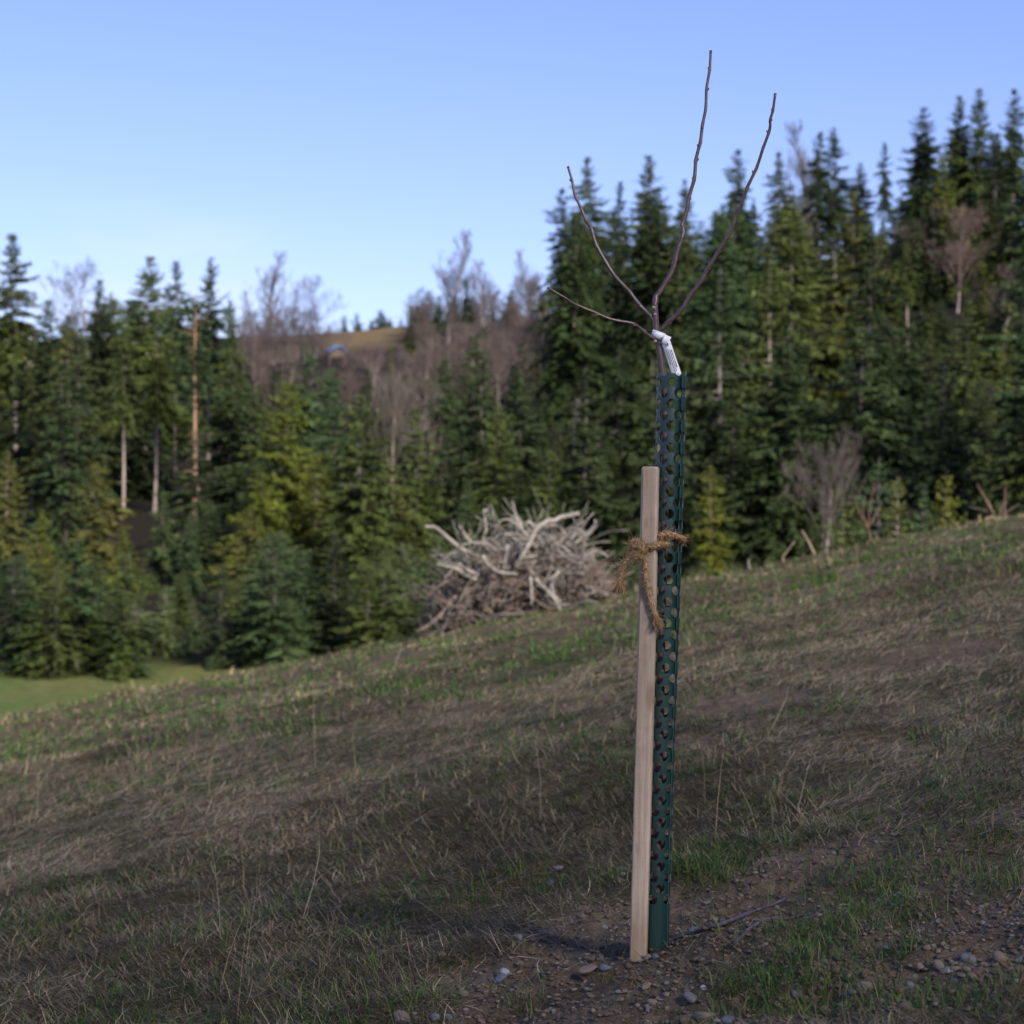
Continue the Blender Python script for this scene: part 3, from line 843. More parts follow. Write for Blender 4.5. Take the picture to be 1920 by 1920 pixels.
for k in range(52):
    Yq = rf.uniform(150, 290); q = rf.uniform(470, 1080)
    cap = np.interp(q, [470, 560, 600, 730, 770, 900, 1000, 1080], [645, 650, 672, 672, 600, 575, 555, 590]) + rf.uniform(0, 50)
    X = (q - 960) / F * Yq; zb = Hs(X, Yq)
    h = (960 - cap) / F * Yq - zb
    if h < 3: continue
    h = min(h, rf.uniform(8, 13)); top = 960 - (zb + h) / Yq * F
    bare(q, top, Yq, rf.choice(['beech', 'ash', 'birch', 'oak']), "brown bare tree in the thicket, " + where(q), "leafless thicket", 1.1,
         (1.4, 1.3, 1.2), rf.choice([(.85, .74, .75), (1.0, .88, .88), (.75, .68, .64)]), k)
for (q, tp) in ((455, 585), (478, 600), (520, 570), (538, 610), (572, 590), (592, 615), (618, 600), (648, 615)):
    bare(q, tp, 246, rf.choice(['birch', 'ash']), "thin bare tree before the brown-roofed house, " + ("left part of the row" if q < 540 else "right part of the row"), "bare trees before the brown-roofed house", .9, (1.0, .95, .95), (.95, .88, .92), q)
for k in range(34):
    Yq = rf.uniform(222, 285); q = rf.uniform(470, 1050)
    zb = Hs((q - 960) / F * Yq, Yq); top = 960 - (zb + rf.uniform(4, 7)) / Yq * F
    if 600 < q < 745: top = max(top, 668)
    if (960 - top) / F * Yq - zb < 2: continue
    bare(q, top, Yq, rf.choice(['beech', 'ash', 'oak']), "small grey-brown bare tree under the ridge line, " + where(q), "leafless thicket", 1.3, (1.1, 1.05, 1), rf.choice([(.8, .72, .7), (.65, .6, .58)]), k)
for (px, py, Y, lab) in [(222, 1185, 76, "low grey leafless shrub at the meadow edge, lower left"),
                         (8, 1215, 75, "grey leafless shrub at the left edge of the meadow")]:
    bare(px, py, Y, 'ash', lab, "shrubs", 1.0, (1.0, .95, .95), (1.1, 1.05, 1.05), 0, "bare_shrub")

# unseen spruces added behind the viewer to keep the meadow in part shade
wd = Acc()
sets = [VAR['T'][0], VAR['T'][2]]
cache = []
for (H0, cm_, tm_) in sets:
    v = np.zeros(len(cm_.vertices) * 3, np.float32); cm_.vertices.foreach_get("co", v)
    ca = np.zeros(len(cm_.vertices) * 4, np.float32); cm_.color_attributes["col"].data.foreach_get("color", ca)
    cache.append((v.reshape(-1, 3), ca.reshape(-1, 4)[:, :3]))
rw = random.Random(9)
SX, SY = math.sin(SUN_AZ), math.cos(SUN_AZ)
for row in range(2):
    for k in range(13):
        x0 = -26 + k * 5.0 + rw.uniform(-1, 1)       # the point of the crest it shades
        tdist = 58 + row * 6 + rw.uniform(-1, 1)
        bx, by = x0 + SX * tdist, 27 + SY * tdist
        zb = Hs(bx, by)
        need = -1.6 + .2 * x0 + tdist * math.tan(SUN_EL) - zb
        h = need * rw.uniform(.90, 1.06)
        v, ca = cache[rw.randrange(2)]
        s = h / 20; a = rw.uniform(0, 6.28)
        vv = v.copy()
        x1 = (v[:, 0] * math.cos(a) - v[:, 1] * math.sin(a)) * s * 1.05; y1 = (v[:, 0] * math.sin(a) + v[:, 1] * math.cos(a)) * s * 1.05
        keepq = np.repeat(np.random.default_rng(row * 50 + k).uniform(0, 1, len(v) // 4) < .105 * (1.25 - .6 * v[::4, 2] / 20), 4)  # crowns thinned so that part of the sun gets through
        vv = np.stack([x1 + bx, y1 + by, v[:, 2] * s + zb], 1)[keepq]
        wd.add(vv, np.arange(len(vv)).reshape(-1, 4), None, ca[keepq])
ow = obj("shade_trees", wd.mesh("shade_trees", [M_needle]))
tag(ow, "unseen thinned spruces added behind the viewer to shade the meadow", "wood", kind="stuff")

# ------------------------------------------------------------------ houses on the ridge
M_wall = simple("lime_render", (.30, .24, .20), (.42, .34, .28), 3, .9, .1, .01)
M_wood = simple("dark_boarding", (.075, .055, .05), (.13, .10, .085), 4, .85, .2, .01)
M_roof = simple("brown_roof_tiles", (.06, .045, .045), (.11, .085, .08), 5, .8, .4, .02)
M_blue = simple("blue_sheet_roof", (.05, .17, .42), (.09, .27, .55), 2, .4, .1, .01)
M_grey = simple("grey_roof_sheet", (.20, .20, .24), (.30, .29, .33), 3, .6, .2, .01)
M_glass = simple("window_glass", (.02, .025, .03), (.05, .06, .07), 2, .1, 0, .001, spec=.6)

def box_mesh(name, x0, x1, y0, y1, z0, z1, mat, bev=.02):
    bm = bmesh.new(); bmesh.ops.create_cube(bm, size=1)
    for v in bm.verts:
        v.co = Vector(((x0 + x1) / 2 + v.co.x * (x1 - x0), (y0 + y1) / 2 + v.co.y * (y1 - y0), (z0 + z1) / 2 + v.co.z * (z1 - z0)))
    if bev: bmesh.ops.bevel(bm, geom=bm.edges[:], offset=bev, segments=1, affect='EDGES')
    me = bpy.data.meshes.new(name); bm.to_mesh(me); bm.free(); me.materials.append(mat)
    return me

def gable_roof(name, w_, d_, z0, rise, over, th, mat):
    "ridge along x"
    hw = w_ / 2 + over; hd = d_ / 2 + over; k = rise / (d_ / 2); ze = z0 - over * k
    V = []
    for sx in (-hw, hw):
        V += [(sx, -hd, ze), (sx, 0, z0 + rise), (sx, hd, ze), (sx, hd, ze + th), (sx, 0, z0 + rise + th), (sx, -hd, ze + th)]
    Q = [[i, (i + 1) % 6, 6 + (i + 1) % 6, 6 + i] for i in range(6)]
    Q += [[0, 5, 4, 1], [1, 4, 3, 2], [6, 7, 10, 11], [7, 8, 9, 10]]
    return mesh_np(name, V, Q, None, [mat])

def house(px, py_top, Y, w_, d_, wallh, rise, wall, roof, label, rot=0, name="farmhouse", cat="house", wins=3, top=None):
    X = (px - 960) / F * Y
    top = (960 - py_top) / F * Y
    base = top - wallh - rise - .12
    e = empty(name, (X, Y, base)); e.rotation_euler = (0, 0, rot); tag(e, label, cat)
    # walls with gables
    hw, hd = w_ / 2, d_ / 2
    V = [(-hw, -hd, -3), (hw, -hd, -3), (hw, hd, -3), (-hw, hd, -3), (-hw, -hd, wallh), (hw, -hd, wallh), (hw, hd, wallh), (-hw, hd, wallh), (-hw, 0, wallh + rise), (hw, 0, wallh + rise)]
    Q = [[0, 1, 5, 4], [2, 3, 7, 6], [1, 2, 6, 5], [3, 0, 4, 7]]
    T = [[5, 6, 9], [7, 4, 8]]
    obj("wall", mesh_np("wall", V, Q, T, [wall]), e)
    rf_ = obj("roof", gable_roof("roof", w_, d_, wallh + .01, rise, .4, .12, roof), e)
    if wins:
        obj("chimney", box_mesh("chimney", w_ * .2, w_ * .2 + .5, -.6, -.1, wallh + rise * .5, wallh + rise + .7, wall), rf_)
        for k in range(wins):
            x = -hw + (k + .7) * w_ / (wins + .4)
            f = obj("window", box_mesh("window", x - .45, x + .45, -hd - .06, -hd + .05, wallh * .35, wallh * .82, M_wood), e)
            obj("pane", box_mesh("pane", x - .36, x + .36, -hd - .075, -hd - .055, wallh * .40, wallh * .77, M_glass, 0), f)
        obj("door", box_mesh("door", hw - 1.3, hw - .5, -hd - .05, -hd + .04, 0, wallh * .8, M_wood), e)
    return e
house(508, 629, 262, 7.0, 5.5, 1.2, .8, M_wood, M_roof, "long low brown-roofed house among bare trees on the far ridge", .05)
house(38, 616, 262, 3.6, 5, 1.3, 1.9, M_wall, M_grey, "small grey-roofed house with an ochre wall at the far left ridge", .1, wins=1)
house(629, 648, 258, 1.3, 1.6, .6, .45, M_wood, M_blue, "small shed with a bright blue roof below the ochre ridge meadow", R(-62), "shed", "shed", 0)

# ------------------------------------------------------------------ the brush pile on the crest
PY = 27.5
pile_c = P(985, 1150, PY)
def gz(x, y): return Hs(x, y)
pile_x0, pile_x1 = P(815, 0, PY).x, P(1130, 0, PY).x
pcx = (pile_x0 + pile_x1) / 2; prx = (pile_x1 - pile_x0) / 2
def pile_top(x):
    t = (x - pcx) / prx
    return 1.02 * math.sqrt(max(0, 1 - t * t)) * (1.0 - .05 * t)
tang = Acc(); tang2 = Acc(); rp = np.random.default_rng(3)
cnt = 0
while cnt < 1500:
    x = rp.uniform(pile_x0, pile_x1); y = PY + rp.uniform(-1.0, 1.1)
    ry = max(0, 1 - ((y - PY) / 1.15) ** 2) ** .5
    tp = pile_top(x) * ry
    if tp < .05: continue
    z = rp.uniform(0, 1) ** .7 * tp
    g = gz(x, y)
    L = rp.uniform(.25, 1.0) * (.6 + .4 * ry)
    # twigs run round the heap
    d = rp.normal(0, 1, 3); d[2] = d[2] * .55 + (.35 if z > tp * .7 else -.1); d /= np.linalg.norm(d)
    n = 5; q = np.array([x, y, g + z]) - d * L * .5; pts = [q.copy()]
    for i in range(n):
        d = d + rp.normal(0, .28, 3); d /= np.linalg.norm(d); q = q + d * L / n
        q[2] = max(q[2], g + .01)
        pts.append(q.copy())
    rad = rp.choice([.005, .008, .012, .018], p=[.4, .3, .2, .1])
    (tang if rp.random() < .72 else tang2).tube(pts, np.linspace(rad, rad * .5, n + 1), 4)
    cnt += 1
for k in range(230):      # long thin boughs bent round and over the heap
    x = rp.uniform(pile_x0 + .5, pile_x1 - .45); y = PY + rp.uniform(-.8, .6)
    ry = max(0, 1 - ((y - PY) / 1.15) ** 2) ** .5; tp = pile_top(x) * ry
    g = gz(x, y); z = tp * rp.uniform(.25, 1.02)
    L = rp.uniform(.6, 1.5); az = rp.uniform(0, 6.28)
    d = np.array([math.cos(az), math.sin(az) * .6, rp.uniform(-.3, .8)]); d /= np.linalg.norm(d)
    q = np.array([x, y, g + z]) - d * L * .5; pts = [q.copy()]; bend = rp.normal(0, .16, 3)
    for i in range(8):
        d = d + bend + rp.normal(0, .12, 3); d /= np.linalg.norm(d); q = q + d * L / 8; q[2] = max(q[2], g + .02); pts.append(q.copy())
    rad = rp.uniform(.007, .019)
    tang2.tube(pts, np.linspace(rad, rad * .45, 9), 5)
for k in range(1300):     # leaf litter and bark in the lower part
    x = rp.uniform(pile_x0 + .05, pile_x1); y = PY + rp.uniform(-.9, .9)
    g = gz(x, y); tp = pile_top(x) * max(0, 1 - ((y - PY) / 1.0) ** 2) ** .5 * .55
    if tp < .02: continue
    c0 = np.array([x, y, g + rp.uniform(0, tp)]); u = rp.normal(0, .028, 3); v = rp.normal(0, .028, 3)
    tang.add([c0 - u, c0 - v, c0 + u, c0 + v], [[0, 1, 2, 3]])
tag(obj("brushwood", tang.mesh("brushwood", [M_brush])), "tangled heap of brown twigs and leaf litter on the crest of the meadow", "brushwood", kind="stuff")

tag(obj("branch_tangle", tang2.mesh("branch_tangle", [M_tang], True)), "grey weathered boughs interlaced over the brushwood heap", "brushwood", kind="stuff")
def thick_branch(pts, r0, r1, label, forks=(), mat=None, Yd=0, group="branches sticking out of the pile", name="dead_branch"):
    P3 = [np.array(P(p[0], p[1], PY + (p[2] if len(p) > 2 else 0) + Yd)) for p in pts]
    a = Acc(); s = spline(P3, 14)
    s[1:-1] += np.random.default_rng(len(pts) + int(pts[0][0])).normal(0, .006, (12, 3))
    o0 = s[0].copy()
    r0 *= .66; r1 *= .62
    a.tube(s - o0, np.linspace(r0, r1, 14) * (1 + .1 * np.sin(np.arange(14) * 2.1)), 7)
    for f in forks:
        F3 = [np.array(P(p[0], p[1], PY + (p[2] if len(p) > 2 else 0) + Yd)) - o0 for p in f]
        a.tube(spline(F3, 8), np.linspace(r1 * 1.0, r1 * .5, 8), 6)
    o = obj(name, a.mesh(name, [mat or M_dead], True)); o.location = o0
    tag(o, label, "branch", group)
    return o
k_ = 740; s_ = 1920 / 460
def zp(x, y, dz=0): return (k_ + x / s_, 900 + y / s_, dz)
thick_branch([zp(1040, 520, -.9), zp(1090, 420, -.9), zp(1180, 330, -.85), (1040, 976, -.8), (1063, 967, -.75), (1086, 963, -.7)], .055, .042, "thickest pale branch arching up to the right out of the pile")
thick_branch([zp(1110, 530, -.8), zp(1030, 430, -.9), zp(975, 350, -.9), zp(940, 240, -.8), zp(912, 170, -.8)], .045, .018, "forked branch pointing straight up at the middle of the pile", [[zp(965, 330, -.9), zp(930, 285, -.9), zp(880, 270, -.85), zp(835, 268, -.8)], [zp(985, 360, -.9), zp(978, 320, -.9), zp(975, 300, -.9)]])
thick_branch([zp(560, 560, -.7), zp(470, 500, -.8), zp(390, 430, -.85), zp(310, 370, -.9), zp(240, 365, -.9)], .045, .035, "long pale branch pointing out to the upper left of the pile")
thick_branch([zp(600, 500, -.7), zp(560, 440, -.7), zp(525, 390, -.7), zp(505, 350, -.7)], .035, .02, "short upright stub beside the upper left branch")
thick_branch([zp(690, 480, -.6), zp(715, 380, -.6), zp(700, 290, -.6), zp(700, 225, -.6)], .03, .022, "crooked grey upright branch left of the pile's middle", [[zp(700, 250, -.6), zp(735, 222, -.6)]])
thick_branch([zp(640, 775, -.95), zp(560, 745, -1), zp(470, 690, -1.05), zp(400, 675, -1.1), zp(330, 662, -1.1)], .04, .025, "whitish forked branch sticking out left at mid height", [[zp(455, 690, -1.05), zp(420, 740, -1.05), zp(380, 775, -1.05)]])
thick_branch([zp(650, 740, -.9), zp(560, 700, -1), zp(500, 655, -1)], .04, .03, "stubby pale branch just above the whitish forked one")
thick_branch([zp(470, 760, -.8), zp(350, 830, -.9), zp(285, 880, -.9), zp(250, 930, -.9)], .035, .02, "dark bent branch drooping from the left side of the pile", mat=M_brush)
thick_branch([zp(480, 910, -.8), zp(400, 1000, -.9), zp(280, 1130, -1), zp(160, 1190, -1)], .04, .03, "low reddish branch reaching the ground at the pile's left foot", mat=M_brush)
thick_branch([zp(1400, 500, -.4), zp(1500, 420, -.4), zp(1560, 360, -.4), zp(1570, 312, -.4)], .03, .024, "branch curving up at the right shoulder of the pile")
thick_branch([zp(1340, 520, -.5), zp(1390, 440, -.5), zp(1420, 370, -.5), zp(1475, 310, -.5)], .03, .015, "thin forked branch left of the right shoulder one", [[zp(1400, 420, -.5), zp(1425, 410, -.5), zp(1440, 380, -.5)]])
thick_branch([zp(1180, 370, -.5), zp(1260, 355, -.5), zp(1320, 400, -.5), zp(1355, 470, -.5)], .03, .022, "pale bough arching over behind the thickest branch")
thick_branch([zp(1030, 330, -.3), zp(1090, 360, -.3), zp(1120, 400, -.3)], .04, .03, "sawn stub below the pile's highest tip")
thick_branch([zp(1450, 960, -.9), zp(1530, 885, -1), zp(1620, 880, -1), zp(1670, 890, -1)], .025, .02, "bent tan branch at the pile's right foot")
thick_branch([zp(1100, 770, -.95), zp(1170, 850, -1.05), zp(1260, 940, -1.1), zp(1290, 1030, -1.1)], .045, .04, "pale log sloping down the front right of the pile")
thick_branch([zp(1060, 760, -1), zp(1070, 870, -1.1), zp(1070, 980, -1.1)], .035, .025, "short pale upright stick at the front of the pile")
thick_branch([zp(1280, 710, -1), zp(1225, 790, -1.05), zp(1240, 880, -1.1), zp(1300, 960, -1.1)], .03, .025, "grey bow-shaped branch on the right front of the pile")
thick_branch([zp(1050, 500, -.95), zp(1000, 590, -1), zp(945, 670, -1)], .045, .035, "pale straight piece crossing below the thickest branch")
thick_branch([zp(880, 510, -.9), zp(870, 600, -1), zp(850, 690, -1)], .03, .025, "lichen-yellowed upright stick left of the straight piece")
thick_branch([zp(690, 590, -.9), zp(740, 670, -.95), zp(820, 720, -1), zp(960, 740, -1)], .04, .03, "long grey branch sagging across the pile's centre")
rb = random.Random(21)
sheet = [M_dead, M_dead, M_brush]
for k in range(75):
    px = rb.uniform(850, 1110); u = (px - 972) / 150
    topy = 1015 + 75 * abs(u) ** 2 ; py = rb.uniform(topy, 1145 - 20 * u)
    a = rb.uniform(0, math.pi * 2); L = rb.uniform(18, 48)
    dz = -1.0 + .9 * abs(u) + rb.uniform(-.05, .2)
    p1 = (px, py, dz); p2 = (px + math.cos(a) * L * .5 + rb.uniform(-5, 5), py + math.sin(a) * L * .35, dz - .05); p3 = (px + math.cos(a) * L, py + math.sin(a) * L * .7, dz + rb.uniform(-.1, .1))
    r_ = rb.uniform(.014, .030)
    thick_branch([p1, p2, p3], r_, r_ * .7, "weathered grey branch woven into the front of the pile", mat=rb.choice(sheet), group="weathered branches in the pile")

for k in range(30):      # arching boughs over the top
    px = rb.uniform(860, 1100); u = (px - 985) / 135
    topy = 1010 + 55 * u * u; L = rb.uniform(35, 75); sg = rb.choice([-1, 1]); dz = rb.uniform(-.8, .1)
    py = topy + rb.uniform(0, 40)
    p = [(px, py, dz), (px + sg * L * .3, py - L * rb.uniform(.1, .5), dz - .05), (px + sg * L * .7, py - L * rb.uniform(.1, .6), dz - .1), (px + sg * L, py + L * rb.uniform(-.35, .2), dz - .1)]
    r_ = rb.uniform(.016, .034)
    thick_branch(p, r_, r_ * .6, "slim grey bough arching over the top of the pile", group="arching boughs on the pile")

def stems(px, py_pts_list, Y, label, cat, name, rad, mat):
    a = Acc(); o0 = None
    for pts in py_pts_list:
        s = np.array([np.array(P(q[0], q[1], Y)) for q in pts])
        if o0 is None: o0 = s[0].copy()
        a.tube(spline(s, 10) - o0, np.linspace(rad, rad * .4, 10), 5)
    o = obj(name, a.mesh(name, [mat], True)); o.location = o0
    tag(o, label, cat)
M_stick = simple("dry_stick", (.22, .15, .10), (.38, .28, .2), 8, .85, .2, .005)
M_red = simple("reddish_stick", (.12, .06, .05), (.22, .12, .10), 8, .8, .2, .005)
stems(0, [[(1532, 1050), (1522, 1028), (1512, 1008), (1503, 994)]], 29, "short tan stake leaning left on the right crest", "stick", "leaning_stick", .02, M_stick)
stems(0, [[(1470, 1058), (1468, 1045), (1475, 1035), (1490, 1015)]], 29, "thin curved stem left of the leaning tan stake", "stick", "dry_stem", .014, M_stick)
stems(0, [[(1412, 1080), (1404, 1060), (1405, 1048)]], 29, "whitish crooked stub below the brightest spruce", "stick", "dry_stem", .018, M_dead)
stems(0, [[(1634, 1020), (1628, 990), (1612, 962), (1600, 926)], [(1634, 1020), (1628, 985), (1632, 950), (1640, 905)], [(1628, 990), (1618, 965), (1622, 930)], [(1630, 985), (1645, 960), (1652, 940)]], 31,
      "thin multi-stemmed leafless sapling on the right crest, left of the small firs", "shrub", "bare_sapling", .012, M_red)
stems(0, [[(1868, 972), (1850, 940), (1840, 922), (1832, 908)]], 31, "reddish stick slanting out of the heap at the right crest", "stick", "loose_stick", .02, M_red)
stems(0, [[(1884, 972), (1884, 945), (1885, 915)]], 31.1, "thin upright stick right of the slanting reddish one", "stick", "loose_stick", .018, M_red)
stems(0, [[(1844, 978), (1856, 970), (1875, 972), (1898, 969)]], 30.6, "pale stick lying along the crest under the reddish ones", "stick", "loose_stick", .025, M_stick)
stems(0, [[(1865, 972), (1848, 958), (1816, 950)], [(1870, 972), (1895, 955), (1912, 945)], [(1862, 970), (1858, 950), (1850, 935)], [(1875, 972), (1878, 950), (1890, 940)]], 31.05,
      "spray of thin twigs in the stick heap at the right crest", "twigs", "twig_spray", .012, M_brush)

# ------------------------------------------------------------------ grass, straw, stems
def sample(n, ymin, ymax, pw, umax=.34):
    u = rng.uniform(-umax, umax, n)
    r = rng.uniform(0, 1, n)
    e = 1 - pw
    Y = (ymin ** e + r * (ymax ** e - ymin ** e)) ** (1 / e)
    return u * Y, Y

def blades(n, ymin, ymax, pw, lo, hi, wid, elev, droop, palette, seed, keep, flow=None, wy=.75, clump=0):
    x, y = sample(n, ymin, ymax, pw)
    if clump:
        nc = max(1, n // clump); cx, cy = sample(nc, ymin, ymax, pw)
        k = rng.integers(0, nc, n); sp = .018 + .012 * cy[k] / 4
        x = cx[k] + rng.normal(0, 1, n) * sp; y = cy[k] + rng.normal(0, 1, n) * sp
    p = keep(x, y); m = rng.uniform(0, 1, n) < p
    x, y = x[m], y[m]; n = len(x)
    z = H(x, y)
    sc = (y / 4.4) ** wy
    L = rng.uniform(lo, hi, n) * (y / 4.4) ** .22
    W = wid * rng.uniform(.6, 1.3, n) * sc
    if flow is not None:
        az = flow(x, y) + rng.normal(0, 1.15, n)
    else:
        az = rng.uniform(0, 6.283, n)
    el = np.clip(rng.normal(elev[0], elev[1], n), .03, 1.45)
    dx, dy = np.cos(az), np.sin(az)
    pts = []
    px, pz = np.zeros(n), np.zeros(n)
    curl = rng.normal(0, .35, n)
    X, Y, Zz = x.copy(), y.copy(), z - .004
    S = 4
    cols = []
    V = np.zeros((n, (S) * 2, 3), np.float32)
    a = az.copy(); e = el.copy()
    for i in range(S):
        sx, sy = -np.sin(a), np.cos(a)
        wv = W * (1, .95, .7, .12)[i] * .5
        V[:, i * 2] = np.stack([X - sx * wv, Y - sy * wv, Zz], 1)
        V[:, i * 2 + 1] = np.stack([X + sx * wv, Y + sy * wv, Zz + wv * .5], 1)
        st = L / (S - 1)
        X = X + np.cos(a) * np.cos(e) * st; Y = Y + np.sin(a) * np.cos(e) * st; Zz = Zz + np.sin(e) * st
        e = e - droop * rng.uniform(.5, 1.5, n); a = a + curl * .5
        Zz = np.maximum(Zz, H(X, Y) + .002) if i < S - 1 else Zz
    b = (np.arange(n) * S * 2)[:, None, None]
    seg = np.array([[0, 1, 3, 2], [2, 3, 5, 4], [4, 5, 7, 6]])[None]
    Q = (b + seg).reshape(-1, 4)
    pal = np.array(palette); ci = rng.integers(0, len(pal), n)
    c0 = pal[ci] * rng.uniform(.7, 1.3, n)[:, None] * (1 + 1.1 * fbm(x * 1.6, y * 1.2, 401, 4))[:, None]
    C = np.repeat(c0[:, None, :], S * 2, 1).reshape(-1, 3)
    return V.reshape(-1, 3), Q, C

def merge(parts):
    n = 0; Vs, Qs, Cs = [], [], []
    for V, Q, C in parts:
        Vs.append(V); Qs.append(Q + n); Cs.append(C); n += len(V)
    return np.concatenate(Vs), np.concatenate(Qs), np.concatenate(Cs)

def gmask(x, y):   # where green grows
    return sstep(.50, .64, .5 + fbm(x * 2.6, y * 1.7, 301, 4) + .25 * fbm(x * 6, y * 4, 305, 2))
def tmask(x, y):   # where the dead grass lies thick
    return sstep(.38, .62, .5 + fbm(x * 1.2, y * .9, 311, 4))
def flow(x, y):    # combed downhill and across, in swathes
    return math.pi * 1.0 + 2.6 * fbm(x * .9, y * .7, 321, 3) + 3.2 * fbm(x * 3.5, y * 2.6, 327, 2) + np.where(vnoise(x * .6, y * .5, 333) > .55, math.pi, 0)

STRAW = [(.38, .295, .175), (.30, .235, .14), (.25, .185, .11), (.18, .13, .08), (.44, .36, .235), (.26, .215, .14), (.13, .095, .06), (.17, .16, .07), (.21, .17, .11)]
GREENS = [(.05, .12, .024), (.07, .155, .030), (.095, .175, .036), (.045, .095, .024), (.15, .19, .05)]
kd = lambda x, y: (.72 + .28 * tmask(x, y)) * (1 - .90 * soil_mask(x, y))
kg = lambda x, y: (.16 + .80 * gmask(x, y)) * (1 - .93 * soil_mask(x, y))
parts = [blades(380000, 3.2, 13, 1.25, .022, .10, .0019, (.22, .22), .10, STRAW, 1, kd, flow),
         blades(170000, 12, 38, 1.25, .035, .09, .0024, (.25, .25), .12, STRAW + [(.10, .12, .04)], 2, lambda x, y: .25 + .5 * tmask(x, y), flow, .85),
         blades(800, 3.3, 20, 1.2, .14, .30, .0013, (.6, .4), .12, STRAW[:2] + STRAW[4:5], 3, kd, flow),
         blades(45, 3.6, 22, 1.2, .28, .5, .0014, (1.2, .2), .10, STRAW[:2] + STRAW[4:5], 4, kd, None, .4),
         blades(12000, 24, 36, 1.01, .04, .13, .0034, (.8, .35), .28, [(.36, .28, .18), (.30, .22, .14), (.2, .17, .08), (.13, .14, .05)], 5, lambda x, y: sstep(.5, .6, .5 + fbm(x * .5, y * .6, 340, 3)), None, .9, 40),
         blades(9000, 3.2, 6, 1.2, .008, .035, .0011, (.3, .5), .3, STRAW, 6, lambda x, y: soil_mask(x, y), None)]
V, Q, C = merge(parts)
tag(obj("dead_grass", mesh_np("dead_grass", V, Q, None, [M_grass], False, {"col": C})), "matted brown and straw-coloured dead grass over the sloping meadow", "grass", kind="stuff")
parts = [blades(120000, 3.2, 12, 1.25, .015, .060, .0020, (.7, .4), .35, GREENS, 7, kg, None, .75, 24),
         blades(70000, 12, 38, 1.25, .03, .08, .0028, (.9, .35), .35, GREENS, 8, lambda x, y: .14 + .75 * gmask(x, y), None, .85, 24)]
# strong tufts beside the bare soil
for (px, py, nn, sp) in [(1340, 1640, 260, .05), (1240, 1610, 120, .03), (1500, 1760, 260, .06), (1600, 1640, 260, .07), (1650, 1720, 220, .06), (1780, 1640, 200, .07), (1400, 1850, 200, .05), (1540, 1850, 240, .06), (1760, 1870, 200, .06), (1300, 1590, 200, .05), (1300, 1600, 260, .06), (1360, 1615, 200, .05), (1270, 1630, 160, .04), (1150, 1650, 130, .04), (1130, 1660, 90, .03), (1620, 1690, 330, .07), (1580, 1740, 330, .07),
                         (1560, 1790, 260, .06), (1470, 1810, 240, .06), (1440, 1880, 260, .07), (1520, 1900, 220, .07), (1700, 1690, 160, .06), (1720, 1590, 160, .06), (1600, 1540, 160, .05),
                         (1500, 1500, 180, .06), (1830, 1500, 180, .07), (1900, 1660, 140, .05), (1690, 1790, 110, .03), (1880, 1880, 220, .06), (1660, 1890, 120, .05), (690, 1820, 130, .05),
                         (560, 1890, 160, .06), (860, 1690, 120, .05), (960, 1640, 140, .05), (1030, 1665, 100, .04), (780, 1880, 120, .05), (330, 1760, 130, .06), (210, 1820, 110, .05), (980, 1890, 60, .03)]:
    h0 = hit(px, py)
    n = int(nn * 1.7); x = h0.x + rng.normal(0, sp, n); y = h0.y + rng.normal(0, sp * 1.1, n)
    L = rng.uniform(.015, .065, n); W = rng.uniform(.0012, .0030, n); az = rng.uniform(0, 6.28, n) ; e = np.clip(rng.normal(.75, .4, n), .05, 1.5)
    Xc, Yc, Zc = x.copy(), y.copy(), H(x, y) - .003
    Vb = np.zeros((n, 8, 3))
    for i in range(4):
        wv = W * (1, .9, .6, .1)[i] * .5; sx, sy = -np.sin(az), np.cos(az)
        Vb[:, 2 * i] = np.stack([Xc - sx * wv, Yc - sy * wv, Zc], 1); Vb[:, 2 * i + 1] = np.stack([Xc + sx * wv, Yc + sy * wv, Zc], 1)
        Xc = Xc + np.cos(az) * np.cos(e) * L / 3; Yc = Yc + np.sin(az) * np.cos(e) * L / 3; Zc = Zc + np.sin(e) * L / 3; e = e - rng.uniform(.1, .5, n)
    Qb = ((np.arange(n) * 8)[:, None, None] + np.array([[0, 1, 3, 2], [2, 3, 5, 4], [4, 5, 7, 6]])[None]).reshape(-1, 4)
    pal = np.array(GREENS + [(.17, .18, .05), (.2, .15, .09)]); cb = pal[rng.integers(0, len(pal), n)] * rng.uniform(.8, 1.3, n)[:, None]
    parts.append((Vb.reshape(-1, 3), Qb, np.repeat(cb, 8, 0)))
V, Q, C = merge(parts)
tag(obj("green_grass", mesh_np("green_grass", V, Q, None, [M_grass], False, {"col": C})), "short fresh green grass growing in tufts between the dead grass", "grass", kind="stuff")

